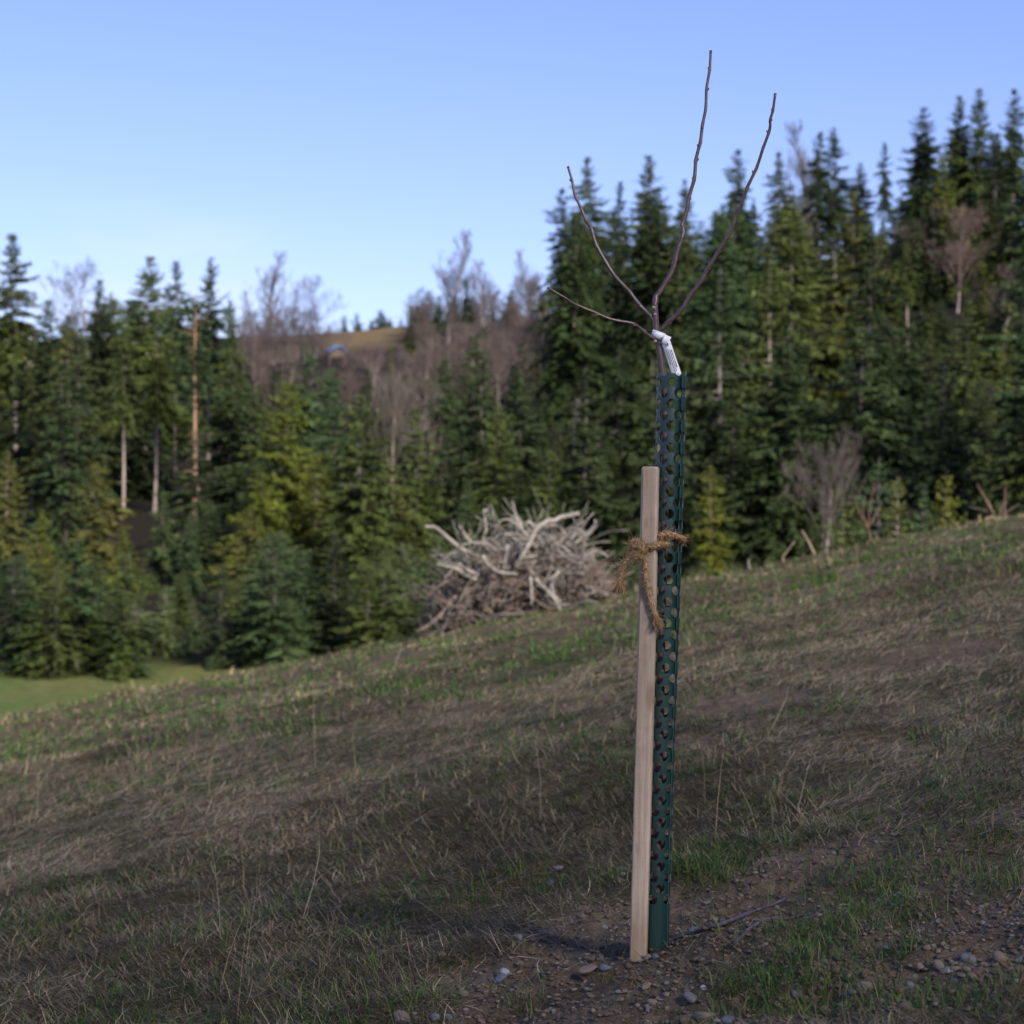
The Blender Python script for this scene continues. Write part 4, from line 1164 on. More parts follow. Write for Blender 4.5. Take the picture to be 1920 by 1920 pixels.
# ------------------------------------------------------------------ stones
def stone_mat(name, a, b_):
    return simple(name, a, b_, 60, .85, .5, .002, 6, .25)
M_st = {'tan': stone_mat("tan_stone", (.17, .135, .10), (.28, .225, .17)), 'grey': stone_mat("grey_stone", (.13, .13, .135), (.23, .225, .225)),
        'blue': stone_mat("blue_grey_stone", (.10, .115, .145), (.18, .20, .24)), 'white': stone_mat("pale_stone", (.28, .28, .30), (.44, .44, .45)),
        'brown': stone_mat("brown_stone", (.10, .07, .05), (.18, .13, .09)), 'orange': stone_mat("rusty_stone", (.22, .09, .04), (.32, .15, .07))}
def rock_verts(seed, sub=2):
    bm = bmesh.new(); bmesh.ops.create_icosphere(bm, subdivisions=sub, radius=1)
    r = np.random.default_rng(seed)
    V = np.array([v.co[:] for v in bm.verts]); T = np.array([[v.index for v in f.verts] for f in bm.faces]); bm.free()
    for k in range(9):            # cut facets
        n = r.normal(0, 1, 3); n /= np.linalg.norm(n); d = r.uniform(.45, .8)
        s = V @ n; V = V - np.clip(s - d, 0, 9)[:, None] * n * .9
    V += r.normal(0, .02, V.shape)
    return V, T
ROCK = [rock_verts(900 + k) for k in range(10)]
RME = {}
def stone(px, py, wpx, hpx, mk, label, group="stones in the bare soil", var=None):
    h0 = hit(px, py + hpx * .3); Y = h0.y
    v = random.randrange(10) if var is None else var
    key = (v, mk)
    if key not in RME: RME[key] = mesh_np("stone", ROCK[v][0], None, ROCK[v][1], [M_st[mk]], False)
    o = obj("stone", RME[key]); sx = wpx / F * Y / 2 * 1.15; sz = hpx / F * Y / 2 * 1.15
    o.scale = (sx, sx * random.uniform(.7, 1.0), sz)
    o.location = (h0.x, Y, h0.z + sz * .35); o.rotation_euler = (random.uniform(-.25, .25), random.uniform(-.25, .25), random.uniform(-.4, .4))
    tag(o, label, "stone", group)
for s in [(1102, 1818, 46, 20, 'tan', "flat oblong tan stone left of the stake's foot"),
          (1136, 1820, 26, 16, 'blue', "blue-grey stone touching the oblong tan one"),
          (1167, 1630, 26, 12, 'grey', "grey stone just left of the stake, above a white pebble"),
          (1169, 1640, 14, 9, 'white', "bright white pebble hard against the left side of the stake"),
          (1163, 1652, 16, 15, 'tan', "round tan pebble under the white one by the stake"),
          (948, 1824, 26, 14, 'white', "white pebble on top of a pair left of the stake"),
          (938, 1840, 26, 18, 'blue', "bluish stone below the white pebble of the pair"),
          (690, 1840, 16, 9, 'white', "small white pebble alone in the grass"),
          (755, 1908, 42, 26, 'tan', "angular grey-brown stone at the bottom edge left of centre"),
          (815, 1908, 20, 18, 'grey', "grey pebble right of the angular bottom stone"),
          (842, 1906, 16, 16, 'blue', "bluish pebble near the bottom edge, second right of the angular stone"),
          (700, 1866, 18, 12, 'brown', "brown wedge-shaped stone in the grass under the white pebble"),
          (870, 1862, 26, 14, 'tan', "tan flattish stone half buried left of the pair"),
          (870, 1805, 14, 12, 'tan', "small tan pebble at the edge of the soil"),
          (830, 1790, 18, 16, 'brown', "dark stone at the left tip of the bare soil"),
          (1023, 1748, 28, 16, 'tan', "tan triangular stone among the straw left of the stake"),
          (1034, 1655, 20, 14, 'blue', "blue-grey pebble in green grass left of the stake"),
          (1045, 1628, 22, 12, 'grey', "flat grey stone in the grass above the blue-grey pebble"),
          (973, 1758, 18, 14, 'grey', "dull grey stone at the upper rim of the bare soil"),
          (1302, 1745, 22, 18, 'blue', "smooth pale grey stone beside the dark twig"),
          (1317, 1692, 8, 10, 'orange', "tiny rusty orange stone behind the guard"),
          (1322, 1905, 44, 22, 'tan', "large tan stone at the bottom edge right of the stake"),
          (1366, 1912, 28, 18, 'blue', "blue stone right of the large tan one at the bottom"),
          (1282, 1915, 30, 18, 'brown', "brown stone left of the large tan one at the bottom"),
          (1295, 1872, 34, 18, 'grey', "sloping grey stone above the large tan bottom one"),
          (1212, 1852, 24, 18, 'tan', "tan stone just below the stake's foot"),
          (1222, 1880, 26, 16, 'tan', "tan stone below that, near the bottom edge"),
          (1217, 1793, 12, 14, 'grey', "small stone leaning on the stake's foot"),
          (1229, 1797, 13, 12, 'blue', "small blue-grey stone at the foot of the guard"),
          (1318, 1852, 14, 12, 'white', "whitish chip on the soil right of the stake"),
          (1625, 1850, 42, 26, 'tan', "pale blocky stone in the gravel at right, with grass below"),
          (1495, 1866, 28, 14, 'grey', "flat grey stone left of the pale blocky one"),
          (1522, 1870, 12, 12, 'tan', "small tan pebble between the flat grey and blocky stones"),
          (1592, 1835, 12, 16, 'tan', "narrow upright tan pebble above the blocky stone"),
          (1587, 1848, 12, 12, 'blue', "bluish pebble left of the blocky stone"),
          (1760, 1808, 26, 20, 'tan', "tan wedge-shaped stone in the gravel at right"),
          (1816, 1796, 36, 26, 'grey', "big grey rough stone in the gravel near the right edge"),
          (1874, 1795, 30, 26, 'tan', "pale round stone near the right edge"),
          (1910, 1802, 16, 14, 'blue', "small blue stone at the right edge"),
          (1790, 1842, 14, 12, 'blue', "blue-grey pebble below the big rough stone"),
          (1808, 1850, 14, 14, 'grey', "grey pebble next to it under the rough stone"),
          (1772, 1824, 24, 14, 'grey', "grey stone tucked under the tan wedge"),
          (1700, 1885, 40, 22, 'brown', "dull brown slab in the grass at lower right"),
          (1895, 1905, 34, 20, 'tan', "pale stone cut by the bottom right corner"),
          (1665, 1778, 18, 10, 'blue', "bluish flat pebble above the gravel at right"),
          (1397, 1568, 20, 10, 'grey', "pale stone in the grass right of the guard"),
          (1335, 1572, 16, 10, 'grey', "dull pebble in the grass just right of the guard"),
          (1545, 1895, 20, 18, 'brown', "brown lump of stone below the flat grey one")]:
    stone(*s)
rs = random.Random(31)
n_ = 0
while n_ < 90:
    px, py = rs.uniform(820, 1919), rs.uniform(1660, 1915)
    h0 = hit(px, py)
    if soil_mask(np.array([h0.x]), np.array([h0.y]))[0] < .6: continue
    w_ = rs.uniform(6, 15)
    stone(px, py, w_, w_ * rs.uniform(.5, .9), rs.choice(['tan', 'grey', 'blue', 'grey', 'brown', 'tan', 'white'] if rs.random() < .2 else ['tan', 'grey', 'brown', 'brown']),
          "small pebble lying loose in the bare soil", "loose pebbles in the soil")
    n_ += 1
for k in range(55):
    px, py = rs.uniform(1560, 1919), rs.uniform(1765, 1885)
    w_ = rs.uniform(10, 24)
    stone(px, py, w_, w_ * rs.uniform(.55, .9), rs.choice(['grey', 'tan', 'brown', 'brown', 'tan']), "rough stone in the gravelly bank at lower right", "stones of the gravelly bank")
# gravel and crumbs
ng = 24000
x, y = sample(ng * 3, 3.2, 6.5, 1.2)
m = rng.uniform(0, 1, len(x)) < soil_mask(x, y); x, y = x[m][:ng], y[m][:ng]
RV, RT = rock_verts(777, 1); RT = np.array(RT)
n = len(x); sz = (rng.uniform(0, 1, n) ** 3.6 * .0095 + .0014)
a = rng.uniform(0, 6.28, n)
bx = RV[None] * sz[:, None, None] * np.array([1, .85, .65])
Vg = np.stack([bx[:, :, 0] * np.cos(a)[:, None] - bx[:, :, 1] * np.sin(a)[:, None] + x[:, None], bx[:, :, 0] * np.sin(a)[:, None] + bx[:, :, 1] * np.cos(a)[:, None] + y[:, None],
               bx[:, :, 2] + (H(x, y) + sz * .2)[:, None]], 2).reshape(-1, 3)
Tg = (np.arange(n)[:, None, None] * len(RV) + RT[None]).reshape(-1, 3)
pal = np.array([(.16, .12, .09), (.12, .09, .07), (.2, .16, .12), (.155, .145, .135), (.13, .095, .07), (.22, .19, .16)])
Cg = np.repeat(pal[rng.choice(6, n, p=[.3, .3, .15, .08, .12, .05])] * rng.uniform(.8, 1.2, n)[:, None], len(RV), 0)
M_grav = attr_leaf("gravel_grains", 0.0, False, .9, .2)
tag(obj("gravel", mesh_np("gravel", Vg, None, Tg, [M_grav], False, {"col": Cg})), "fine gravel and crumbs of earth on the bare soil round the stake", "gravel", kind="stuff")

# pruned twigs on the soil
M_prun = simple("pruned_twig_bark", (.055, .04, .055), (.17, .14, .17), 70, .6, .3, .001)
def ground_twig(pts, r0, r1, label):
    s = [np.array(hit(px, py)) + np.array([0, 0, r0 + .004 + (q[2] if len(q) > 2 else 0)]) for q in pts for px, py in [q[:2]]]
    s = spline(s, 20); o0 = s[0].copy(); a = Acc()
    rad = np.linspace(r0, r1, 20); rad[::4] *= 1.3
    a.tube(s - o0, rad, 7)
    o = obj("pruned_twig", a.mesh("pruned_twig", [M_prun], True)); o.location = o0
    tag(o, label, "twig", "pruned twigs on the soil")
ground_twig([(1265, 1768), (1300, 1758), (1335, 1747), (1373, 1734), (1410, 1718), (1450, 1702), (1475, 1692)], .0042, .003, "longest dark twig, starting just right of the guard's foot")
ground_twig([(1408, 1732), (1446, 1730), (1490, 1726), (1548, 1716)], .0032, .003, "straight dark twig lying level at the right")
ground_twig([(1378, 1778), (1390, 1765), (1402, 1752), (1430, 1735)], .004, .003, "short pale-flecked twig meeting the level one")

# ------------------------------------------------------------------ the planted sapling
D0 = 4.44
M_sap = None
m, t, b, o_ = new_mat("sapling_bark")
nn = noise(t, 55, 5); lent = noise(t, 420, 2)
r1 = ramp(t, nn.outputs[0], [(.3, (.062, .034, .034)), (.6, (.11, .066, .062)), (.75, (.19, .135, .13))])
r2 = ramp(t, lent.outputs[0], [(.66, (0, 0, 0)), (.72, (1, 1, 1))])
cc = mixc(t, r1.outputs[0], (.42, .33, .28), r2.outputs[0])
t.links.new(cc, b.inputs["Base Color"]); b.inputs["Roughness"].default_value = .34; b.inputs["Specular IOR Level"].default_value = .6
bump(t, b, nn.outputs[0], .25, .001)
M_sap = m
M_bud = simple("bud_scales", (.09, .055, .05), (.2, .14, .12), 300, .6, .2, .0005)
M_cut = simple("pruning_cut_wood", (.4, .27, .17), (.55, .4, .28), 90, .7, .1, .0005)

sap = empty("young_fruit_tree", (P(1229, 1785, D0).x, D0, P(0, 1785, D0).z))
tag(sap, "young leafless fruit tree with four pruned branches rising out of the green guard", "tree")
s0 = np.array(sap.location)
def limb(name, pts, r0, r1, parent, zig=.0011, buds=True, dY=(0, 0), nseg=70, cut=False, seed=1):
    k = len(pts)
    p3 = [np.array(P(p[0], p[1], D0 + dY[0] + (dY[1] - dY[0]) * i / (k - 1))) for i, p in enumerate(pts)]
    s = spline(p3, nseg); r = np.random.default_rng(seed)
    L = np.linalg.norm(np.diff(s, axis=0), axis=1).sum()
    nb = max(2, int(L / .030)); a = Acc()
    rad = np.linspace(r0, r1, nseg) * (.88 if buds else 1)
    tt = np.linspace(0, 1, nseg)
    tan = np.gradient(s, axis=0); tan /= np.linalg.norm(tan, axis=1)[:, None]
    side = np.cross(tan, [0, 1, 0]); side /= np.linalg.norm(side, axis=1)[:, None]
    if buds:
        ph = tt * nb
        tri = (2 * np.abs((ph / 2) % 1 - .5) - .5) * 2 * zig
        s = s + side * tri[:, None]
        rad = rad * (1 + .13 * np.exp(-((ph - np.round(ph)) / .12) ** 2)) 
    a.tube(s - s0, rad, 12)
    o = obj(name, a.mesh(name, [M_sap], True), parent)
    if buds:
        ba = Acc()
        for q in range(1, nb):
            i = int(q / nb * (nseg - 1)); sg = 1 if q % 2 else -1
            az = r.normal(0, .7)
            dirv = side[i] * sg * math.cos(az) + np.array([0, -1, 0]) * math.sin(az) * .9
            base = s[i] + dirv * rad[i] * .7 - s0
            d = dirv * .55 + tan[i] * .85; d /= np.linalg.norm(d); bl = r.uniform(.0045, .0075)
            ba.tube(np.array([base - d * .001, base + d * bl * .35, base + d * bl * .75, base + d * bl]), [.0014, .0021, .0015, .0003], 6)
        me = ba.mesh("buds", [M_bud], True)
        obj("bud", me, o)
    return o
tr_pts = [(1229, 1800), (1231, 1690), (1234, 1500), (1238, 1300), (1242, 1100), (1247, 900), (1247, 780), (1245, 720), (1241, 690), (1237, 655), (1233, 632), (1230, 612), (1229, 592), (1228, 572)]
trunk = limb("trunk", tr_pts, .0100, .0060, sap, 0, False, nseg=60)
me = trunk.data
limb("branch", [(1228, 574), (1229, 563), (1234, 550), (1255, 520), (1268, 479), (1279, 443), (1281, 417), (1290, 381), (1301, 333), (1308, 286), (1317, 242), (1323, 195), (1328, 144), (1334, 95)], .0066, .0030, sap, .0015, dY=(0, .04), seed=2)
limb("branch", [(1236, 622), (1246, 611), (1270, 589), (1299, 549), (1323, 512), (1332, 494), (1356, 459), (1379, 410), (1388, 388), (1408, 337), (1429, 286), (1443, 239), (1446, 217), (1455, 175)], .0055, .0030, sap, .0015, dY=(0, -.05), seed=3)
limb("branch", [(1230, 604), (1215, 589), (1190, 560), (1168, 534), (1140, 500), (1119, 459), (1106, 425), (1097, 410), (1082, 374), (1073, 344), (1066, 312)], .0055, .0028, sap, .0013, dY=(0, .05), seed=4)
limb("branch", [(1233, 641), (1222, 634), (1204, 618), (1179, 605), (1135, 595), (1088, 574), (1062, 561), (1027, 538)], .0046, .0022, sap, .0013, dY=(0, -.06), seed=5, nseg=50)
ca = Acc()     # healed pruning scars on the stem
for (px, py, rr_) in [(1226, 577, .0032), (1229, 590, .0028), (1229, 640, .004)]:
    p = np.array(P(px, py, D0 - .006)) - s0
    ca.tube(np.array([p, p + np.array([-.002, -.0035, .001])]), [rr_, rr_ * .9], 8)
obj("pruning_scar", ca.mesh("pruning_scar", [M_cut], True), sap)

# ------------------------------------------------------------------ perforated tree guard
m, t, b, o_ = new_mat("green_plastic")
nn = noise(t, 30, 4); sp = noise(t, 500, 3)
r1 = ramp(t, nn.outputs[0], [(.3, (.006, .031, .028)), (.7, (.010, .043, .038))])
r2 = ramp(t, sp.outputs[0], [(.68, (0, 0, 0)), (.74, (1, 1, 1))])
t.links.new(mixc(t, r1.outputs[0], (.16, .17, .15), r2.outputs[0]), b.inputs["Base Color"])
b.inputs["Roughness"].default_value = .36; b.inputs["Specular IOR Level"].default_value = .7
bump(t, b, nn.outputs[0], .15, .001)
M_pl = m
M_rim = simple("cut_plastic_edge", (.10, .16, .15), (.15, .21, .20), 200, .5, .1, .0005)

mpp = D0 / F
pitch_row = 20.55
hole_r = 9.4
col_w = 15.3            # px of arc between hole columns
phi_in, phi_out = R(70), R(-320)
r_px = 24.5
total_arc = (phi_in - phi_out) * (r_px + 1)
ycut_top, ybot, ylast = 701.0, 1800.0, 1699.5
bm = bmesh.new()
NS = 24
def add_cell(cx, cy, hw, hh, hr):
    ring_o, ring_i = [], []
    for k in range(NS):
        a = 2 * math.pi * (k + .5) / NS
        ca_, sa_ = math.cos(a), math.sin(a)
        s = 1 / max(abs(ca_) / hw, abs(sa_) / hh)
        ring_o.append((cx + ca_ * s, cy + sa_ * s)); ring_i.append((cx + ca_ * hr, cy + sa_ * hr))
    # put the cell corners in exactly
    corners = [(cx + hw, cy + hh), (cx - hw, cy + hh), (cx - hw, cy - hh), (cx + hw, cy - hh)]
    for c_ in corners:
        j = min(range(NS), key=lambda q: (ring_o[q][0] - c_[0]) ** 2 + (ring_o[q][1] - c_[1]) ** 2)
        ring_o[j] = c_
    vo = [bm.verts.new((p[0], p[1], 0)) for p in ring_o]
    mid = [bm.verts.new(((p[0] + q[0]) / 2, (p[1] + q[1]) / 2, 0)) for p, q in zip(ring_o, ring_i)]
    vi = [bm.verts.new((p[0], p[1], 0)) for p in ring_i]
    for k in range(NS):
        l = (k + 1) % NS
        bm.faces.new((vo[k], vo[l], mid[l], mid[k])); bm.faces.new((mid[k], mid[l], vi[l], vi[k]))
ncol = int(total_arc / (2 * col_w)) + 1
row = 0
yy = 696.4
while yy < ylast:
    offs = 0 if row % 2 == 0 else col_w
    xa = -offs - 2 * col_w
    while xa < total_arc + 2 * col_w:
        add_cell(xa + col_w, yy, col_w, pitch_row / 2, hole_r)
        xa += 2 * col_w
    yy += pitch_row; row += 1
y_end = yy - pitch_row / 2
# plain foot
nxs, nys = int(total_arc / 4), 8
grid = [[bm.verts.new((i * total_arc / nxs, y_end + (ybot - y_end) * j / nys, 0)) for i in range(nxs + 1)] for j in range(nys + 1)]
for j in range(nys):
    for i in range(nxs):
        bm.faces.new((grid[j][i], grid[j][i + 1], grid[j + 1][i + 1], grid[j + 1][i]))
for co, no in (((0, 0, 0), (-1, 0, 0)), ((total_arc, 0, 0), (1, 0, 0))):
    bmesh.ops.bisect_plane(bm, geom=bm.verts[:] + bm.edges[:] + bm.faces[:], plane_co=co, plane_no=no, clear_outer=True)
# the top is cut a little askew: the outer lap stands higher
bmesh.ops.bisect_plane(bm, geom=bm.verts[:] + bm.edges[:] + bm.faces[:], plane_co=(0, ycut_top + 1, 0), plane_no=Vector((-.035, -1, 0)).normalized(), clear_outer=True)
bmesh.ops.remove_doubles(bm, verts=bm.verts[:], dist=.05)
g0 = Vector((P(1229, 1785, D0).x, D0, P(0, 1785, D0).z))
for v in bm.verts:
    s, yv = v.co.x, v.co.y
    phi = phi_in - s / (r_px + 1)
    f = (yv - 700) / 1085.0
    phi += R(2) - R(14) * 0 + R(13) * f
    spread = 6.0 * max(0, 1 - f) ** 1.6 + 1.8
    k = sstep(R(150), R(320), -phi + R(13) * f)
    rr_ = r_px + spread * float(k) + .5 * math.sin(phi * 2 + 1)
    cx = 1256 - 27 * f + 1.5 * math.sin(f * 5)
    x = (cx - 960) * mpp + rr_ * mpp * math.sin(phi)
    y = D0 - rr_ * mpp * math.cos(phi)
    v.co = Vector((x, y, (960 - yv) * mpp)) - g0
me = bpy.data.meshes.new("tree_guard"); bm.to_mesh(me); bm.free()
me.materials.append(M_pl); me.materials.append(M_rim)
for p in me.polygons: p.use_smooth = True
guard = obj("tree_guard", me); guard.location = g0
md = guard.modifiers.new("thick", 'SOLIDIFY'); md.thickness = .0010; md.offset = 0; md.material_offset_rim = 1; md.use_rim = True; md.use_even_offset = False
es = guard.modifiers.new('edges', 'EDGE_SPLIT'); es.split_angle = R(40)
tag(guard, "dark green perforated plastic tube wrapped round the young tree's stem", "tree guard")

# ------------------------------------------------------------------ wooden stake
m, t, b, o_ = new_mat("sawn_softwood")
tc = N(t, "ShaderNodeTexCoord")
mp = N(t, "ShaderNodeMapping"); mp.inputs["Scale"].default_value = (1, 1, .05); t.links.new(tc.outputs["Object"], mp.inputs[0])
mp2 = N(t, "ShaderNodeMapping"); mp2.inputs["Scale"].default_value = (.12, .12, 1); t.links.new(tc.outputs["Object"], mp2.inputs[0])
g1 = noise(t, 160, 6, .65, vec=mp.outputs[0]); g2 = noise(t, 22, 5, .6, vec=mp.outputs[0]); saw = noise(t, 520, 2, .5, vec=mp2.outputs[0]); st_ = noise(t, 14, 5, .7)
r1 = ramp(t, g1.outputs[0], [(.25, (.37, .275, .20)), (.5, (.50, .395, .30)), (.8, (.60, .49, .39))])
r2 = ramp(t, g2.outputs[0], [(.3, (.62, .59, .58)), (.6, (1.08, 1.07, 1.06))])
r3 = ramp(t, saw.outputs[0], [(.3, (.92, .91, .91)), (.7, (1.04, 1.04, 1.04))])
r4 = ramp(t, st_.outputs[0], [(.3, (.72, .70, .72)), (.5, (1, 1, 1))])
c_ = mixc(t, r1.outputs[0], r2.outputs[0], 1, 'MULTIPLY'); c_ = mixc(t, c_, r3.outputs[0], .8, 'MULTIPLY'); c_ = mixc(t, c_, r4.outputs[0], .6, 'MULTIPLY')
for (kx, ky, kz, kr, ks) in ((.0150, -.017, .585, .016, .55), (-.004, -.018, .94, .006, .4), (.010, -.018, .80, .005, .5), (-.006, -.018, .27, .007, .35), (0, -.018, .03, .06, .45)):
    vd = N(t, "ShaderNodeVectorMath", operation='DISTANCE'); vd.inputs[1].default_value = (kx, ky, kz * .35)
    mpk = N(t, "ShaderNodeMapping"); mpk.inputs["Scale"].default_value = (1, 1, .35); t.links.new(tc.outputs["Object"], mpk.inputs[0])
    t.links.new(mpk.outputs[0], vd.inputs[0])
    mr = N(t, "ShaderNodeMapRange"); mr.interpolation_type = 'SMOOTHSTEP'
    mr.inputs[1].default_value = kr; mr.inputs[2].default_value = kr * .25; mr.inputs[3].default_value = 0; mr.inputs[4].default_value = ks
    t.links.new(vd.outputs["Value"], mr.inputs[0])
    c_ = mixc(t, c_, (.20, .115, .06), mr.outputs[0])
t.links.new(c_, b.inputs["Base Color"]); b.inputs["Roughness"].default_value = .8; b.inputs["Specular IOR Level"].default_value = .2
bump(t, b, saw.outputs[0], .35, .0006)
M_stake = m
DS = D0 - .036
top = P(1219.5, 875, DS); bot = P(1196, 1835, DS)
st_acc_V = []
nseg = 60; hw = .0172; Ls = (top - bot).length
prof = []
bmk = bmesh.new(); rings = []
rk = np.random.default_rng(4)
FS = list(np.linspace(0, .985, nseg - 4)) + [.992, .9955, .9978, .9992, 1.0]
for j in range(nseg + 1):
    f = FS[j]
    # distance below the top decides how much of the arris is taken off
    zloc = f * Ls
    dt = Ls - zloc
    topr = .0035 * max(0, 1 - dt / .006) ** 2
    h = hw - topr * .9
    ch = [.0035 + .0012 * math.sin(zloc * 5 + k) + (.002 * math.exp(-((zloc - Ls * .86) / .12) ** 2) if k == 0 else 0) for k in range(4)]
    ring = []
    for k, (sx, sy) in enumerate([(1, -1), (1, 1), (-1, 1), (-1, -1)]):
        c_k = ch[k] + topr
        if sx * sy < 0: pts2 = [(sx * (h - c_k), sy * h), (sx * h, sy * (h - c_k))]
        else: pts2 = [(sx * h, sy * (h - c_k)), (sx * (h - c_k), sy * h)]
        ring += pts2
    bow = .0015 * math.sin(f * 3.1)
    ring = [bmk.verts.new((p[0] + bow + rk.normal(0, .00006), p[1] + rk.normal(0, .00006), zloc)) for p in ring]
    rings.append(ring)
for j in range(nseg):
    for k in range(8):
        l = (k + 1) % 8
        bmk.faces.new((rings[j][k], rings[j][l], rings[j + 1][l], rings[j + 1][k]))
bmk.faces.new(rings[-1]); bmk.faces.new(rings[0][::-1])
bmesh.ops.recalc_face_normals(bmk, faces=bmk.faces[:])
me = bpy.data.meshes.new("wooden_stake"); bmk.to_mesh(me); bmk.free(); me.materials.append(M_stake)
stake = obj("wooden_stake", me)
zax = (top - bot).normalized()
stake.rotation_euler = (Matrix.Identity(3)).to_euler()
q = Vector((0, 0, 1)).rotation_difference(zax)
stake.rotation_mode = 'QUATERNION'
from mathutils import Quaternion
stake.rotation_quaternion = q @ Quaternion((0, 0, 1), R(-10))
stake.location = bot
tag(stake, "square pale sawn wooden stake driven in close left of the green guard", "stake")

# ------------------------------------------------------------------ coir rope tie
FIB = [(.44, .28, .14), (.53, .36, .20), (.34, .20, .095), (.60, .44, .27), (.27, .155, .075)]
rope_root = empty("rope_tie", P(1198, 1035, DS - .03))
tag(rope_root, "hairy twisted brown coir rope knotted round the stake and the green guard", "rope")
ro = np.array(rope_root.location)
rr2 = np.random.default_rng(8)
def rope(pts, rad, name, fray=0, hairs=300, turns=1.0, fan=.35):
    p3 = np.array([np.array(P(p[0], p[1], DS + p[2])) for p in pts])
    L = np.linalg.norm(np.diff(p3, axis=0), axis=1).sum()
    n = max(16, int(L / .0012)); s = spline(p3, n)
    tan = np.gradient(s, axis=0); tan /= np.linalg.norm(tan, axis=1)[:, None]
    ref = np.array([.2, -1, .1]); u = np.cross(tan, ref); u /= np.linalg.norm(u, axis=1)[:, None]; v = np.cross(tan, u)
    Ls_ = np.concatenate([[0], np.cumsum(np.linalg.norm(np.diff(s, axis=0), axis=1))])
    a = Acc(); off = rad * .52
    for k in range(3):
        ph = Ls_ / .026 * turns * 2 * math.pi + k * 2.094
        c = s + off * (np.cos(ph)[:, None] * u + np.sin(ph)[:, None] * v)
        # each strand is itself a bundle of yarns
        for y_ in range(5):
            ph2 = -Ls_ / .011 * 2 * math.pi + y_ * 1.2566
            tn = np.gradient(c, axis=0); tn /= np.linalg.norm(tn, axis=1)[:, None]
            u2 = np.cross(tn, ref); u2 /= np.linalg.norm(u2, axis=1)[:, None]; v2 = np.cross(tn, u2)
            c2 = c + rad * .30 * (np.cos(ph2)[:, None] * u2 + np.sin(ph2)[:, None] * v2) + rr2.normal(0, rad * .03, c.shape)
            a.tube(c2 - ro, rad * .23 * (1 + .15 * np.sin(Ls_ * 900 + y_)), 5, c=np.array(FIB[rr2.integers(0, 4)]) * rr2.uniform(.85, 1.15))
    # loose fibres
    for k in range(int(hairs * 1.25)):
        i = rr2.integers(0, n); an = rr2.uniform(0, 6.28)
        o_d = math.cos(an) * u[i] + math.sin(an) * v[i]
        b0 = s[i] + o_d * rad * .8
        d = o_d * rr2.uniform(.1, 1) + tan[i] * rr2.normal(0, 1) + rr2.normal(0, .3, 3); d /= np.linalg.norm(d)
        hl = rr2.uniform(.004, .016) * (2.0 if rr2.random() < .12 else 1); q = b0.copy(); pts_ = [q.copy()]
        for j in range(4):
            d = d + rr2.normal(0, .3, 3); d /= np.linalg.norm(d); q = q + d * hl / 4; pts_.append(q.copy())
        a.tube(np.array(pts_) - ro, np.linspace(.00032, .00018, 5), 3, c=np.array(FIB[rr2.integers(0, 5)]) * 1.2, cap=False)
    if fray:
        e = s[-1]; d0 = tan[-1]
        for k in range(fray):
            an = rr2.uniform(0, 6.28); rr_ = rad * rr2.uniform(0, 1)
            b0 = e - d0 * rr2.uniform(0, .012) + (math.cos(an) * u[-1] + math.sin(an) * v[-1]) * rr_
            d = d0 + (math.cos(an) * u[-1] + math.sin(an) * v[-1]) * rr2.uniform(0, fan) + rr2.normal(0, .12, 3); d /= np.linalg.norm(d)
            hl = rr2.uniform(.012, .032); q = b0.copy(); pts_ = [q.copy()]
            for j in range(5):
                d = d + rr2.normal(0, .16, 3) + np.array([0, 0, -.05]); d /= np.linalg.norm(d); q = q + d * hl / 5; pts_.append(q.copy())
            a.tube(np.array(pts_) - ro, np.linspace(.00055, .00028, 6), 3, c=np.array(FIB[rr2.integers(0, 5)]) * 1.15, cap=False)
    return obj(name, a.mesh(name, [M_fibre], True), rope_root)
# loop round the guard, behind the stake and back to the knot
rope([(1228, 1006, .005), (1238, 1004, -.002), (1250, 1001, -.004), (1262, 1004, .001), (1274, 1008, .012), (1281, 1012, .028), (1279, 1014, .048), (1264, 1016, .068), (1245, 1018, .072), (1225, 1020, .062),
      (1205, 1020, .040), (1194, 1018, .018), (1189, 1016, -.004), (1190, 1020, -.022)], .0070, "guard_loop", 0, 420)
# loop across the face of the stake
rope([(1252, 1020, .0), (1243, 1021, -.014), (1235, 1021, -.024), (1222, 1024, -.029), (1208, 1024, -.030), (1196, 1020, -.028), (1188, 1022, -.020), (1186, 1030, -.016), (1191, 1040, -.022), (1199, 1043, -.032)], .0068, "stake_loop", 0, 420)
# knot
rope([(1193, 1014, -.026), (1200, 1022, -.040), (1204, 1034, -.042), (1198, 1044, -.036), (1189, 1042, -.026), (1186, 1032, -.026), (1192, 1024, -.038), (1203, 1024, -.040), (1208, 1034, -.034)], .0062, "knot", 0, 420)
rope([(1204, 1038, -.036), (1197, 1044, -.040), (1185, 1044, -.032), (1173, 1053, -.028), (1166, 1066, -.026), (1163, 1080, -.026), (1160, 1094, -.026)], .0062, "rope_end", 420, 420, fan=.6)
rope([(1196, 1034, -.038), (1203, 1044, -.040), (1208, 1058, -.033), (1210, 1078, -.030), (1213, 1098, -.029), (1219, 1122, -.029), (1225, 1144, -.029), (1230, 1160, -.027)], .0060, "rope_end", 300, 420, fan=.25)

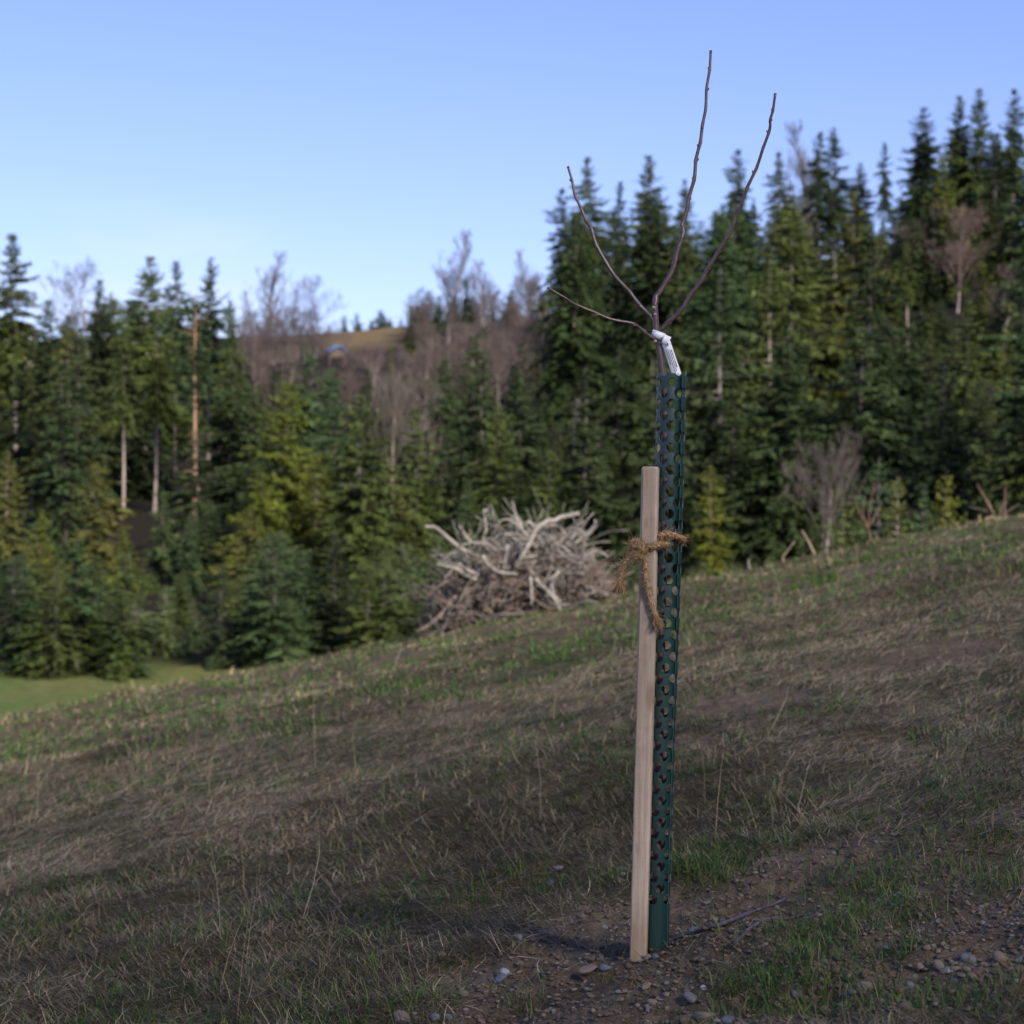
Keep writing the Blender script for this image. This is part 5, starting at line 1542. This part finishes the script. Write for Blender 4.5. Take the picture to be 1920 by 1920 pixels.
# ------------------------------------------------------------------ paper tag
M_paper = simple("white_label", (.72, .74, .80), (.80, .82, .87), 40, .55, .05, .0005)
M_ink = simple("dark_ink", (.02, .02, .05), (.05, .05, .09), 50, .6, 0, .0001)
tg = empty("plant_tag", P(1234, 628, D0)); tag(tg, "white printed label looped round the young tree's stem just above the guard", "label")
to = np.array(tg.location)
axd = Vector((.34, -.12, .90)).normalized()     # axis of the loop
ux = axd.cross(Vector((0, 1, 0))).normalized(); uy = axd.cross(ux).normalized()
a = Acc(); nb_ = 36
Vv = []
for k in range(nb_ + 1):
    th = k / nb_ * 2 * math.pi
    for s_h in (-.0078, .0078):
        for rr_ in (.0128, .0132):
            p = ux * (math.cos(th) * rr_ * 1.06) + uy * (math.sin(th) * rr_) + axd * s_h
            Vv.append(p[:])
Q = []
for k in range(nb_):
    A, B = k * 4, (k + 1) * 4
    Q += [[A, B, B + 2, A + 2], [A + 1, A + 3, B + 3, B + 1], [A, A + 1, B + 1, B], [A + 2, B + 2, B + 3, A + 3]]
a.add(Vv, Q)
obj("loop", a.mesh("loop", [M_paper], True), tg)
def slab(name, quad, dY, th, parent, mat):
    "thin sheet from four corners given in photo pixels and depths"
    c4 = [np.array(P(x, y, D0 + d)) - to for (x, y, d) in quad]
    n = 8; V = []
    nrm = np.cross(c4[1] - c4[0], c4[3] - c4[0]); nrm /= np.linalg.norm(nrm)
    for j in range(n + 1):
        f = j / n
        l = c4[0] * (1 - f) + c4[3] * f; r = c4[1] * (1 - f) + c4[2] * f
        bend = nrm * .0012 * math.sin(f * math.pi)
        for q in (l, r): V.append(q + bend); V.append(q + bend + nrm * th)
    Q = []
    for j in range(n):
        A, B = j * 4, (j + 1) * 4
        Q += [[A, A + 2, B + 2, B], [A + 1, B + 1, B + 3, A + 3], [A, B, B + 1, A + 1], [A + 2, A + 3, B + 3, B + 2]]
    e = n * 4
    Q += [[0, 1, 3, 2], [e, e + 2, e + 3, e + 1]]
    return obj(name, mesh_np(name, V, Q, None, [mat]), parent), c4, nrm
strip, c4, nrm = slab("strip", [(1241, 643, -.013), (1256, 637, -.013), (1279, 704, -.012), (1262, 709, -.012)], 0, .0004, tg, M_paper)
slab("tab", [(1240, 642, -.017), (1247, 627, -.016), (1259, 632, -.016), (1250, 648, -.016)], 0, .0004, tg, M_paper)
# rows of fine print along the strip, too small to read in the photograph
ink = Acc(); ri = random.Random(2)
nr = nrm if nrm[1] < 0 else -nrm
for rown, fu in enumerate((.24, .42, .60, .78)):
    f = .20 + .02 * rown
    end = (.62, .86, .84, .74)[rown]
    while f < end:
        ln = ri.uniform(.012, .04)
        p0 = None
        quad = []
        wdt = .040 if rown < 3 else .055
        for (ff, uu) in ((f, fu - wdt), (f + ln, fu - wdt), (f + ln, fu + wdt), (f, fu + wdt)):
            l = c4[0] * (1 - ff) + c4[3] * ff; r = c4[1] * (1 - ff) + c4[2] * ff
            quad.append(l * (1 - uu) + r * uu + nrm * .0012 * math.sin(ff * math.pi) + nr * .0008)
        ink.add(quad, [[0, 1, 2, 3]])
        f += ln + ri.uniform(.006, .014)
obj("lettering", ink.mesh("lettering", [M_ink]), strip)
ink2 = Acc()
for (x0, y0, x1, y1) in [(1238.5, 632.5, 1240.3, 634), (1240, 633.4, 1241.4, 636), (1237.8, 634.6, 1239.5, 636), (1240.3, 637.2, 1242.2, 638.2), (1226, 618, 1234, 618.6), (1225, 621, 1231, 621.5), (1251, 643.6, 1253, 649.5)]:
    ink2.add([np.array(P(x0, y0, D0 - .0185)) - to, np.array(P(x1, y0, D0 - .0185)) - to, np.array(P(x1, y1, D0 - .0185)) - to, np.array(P(x0, y1, D0 - .0185)) - to], [[0, 1, 2, 3]])
obj("print_mark", ink2.mesh("print_mark", [M_ink]), tg)
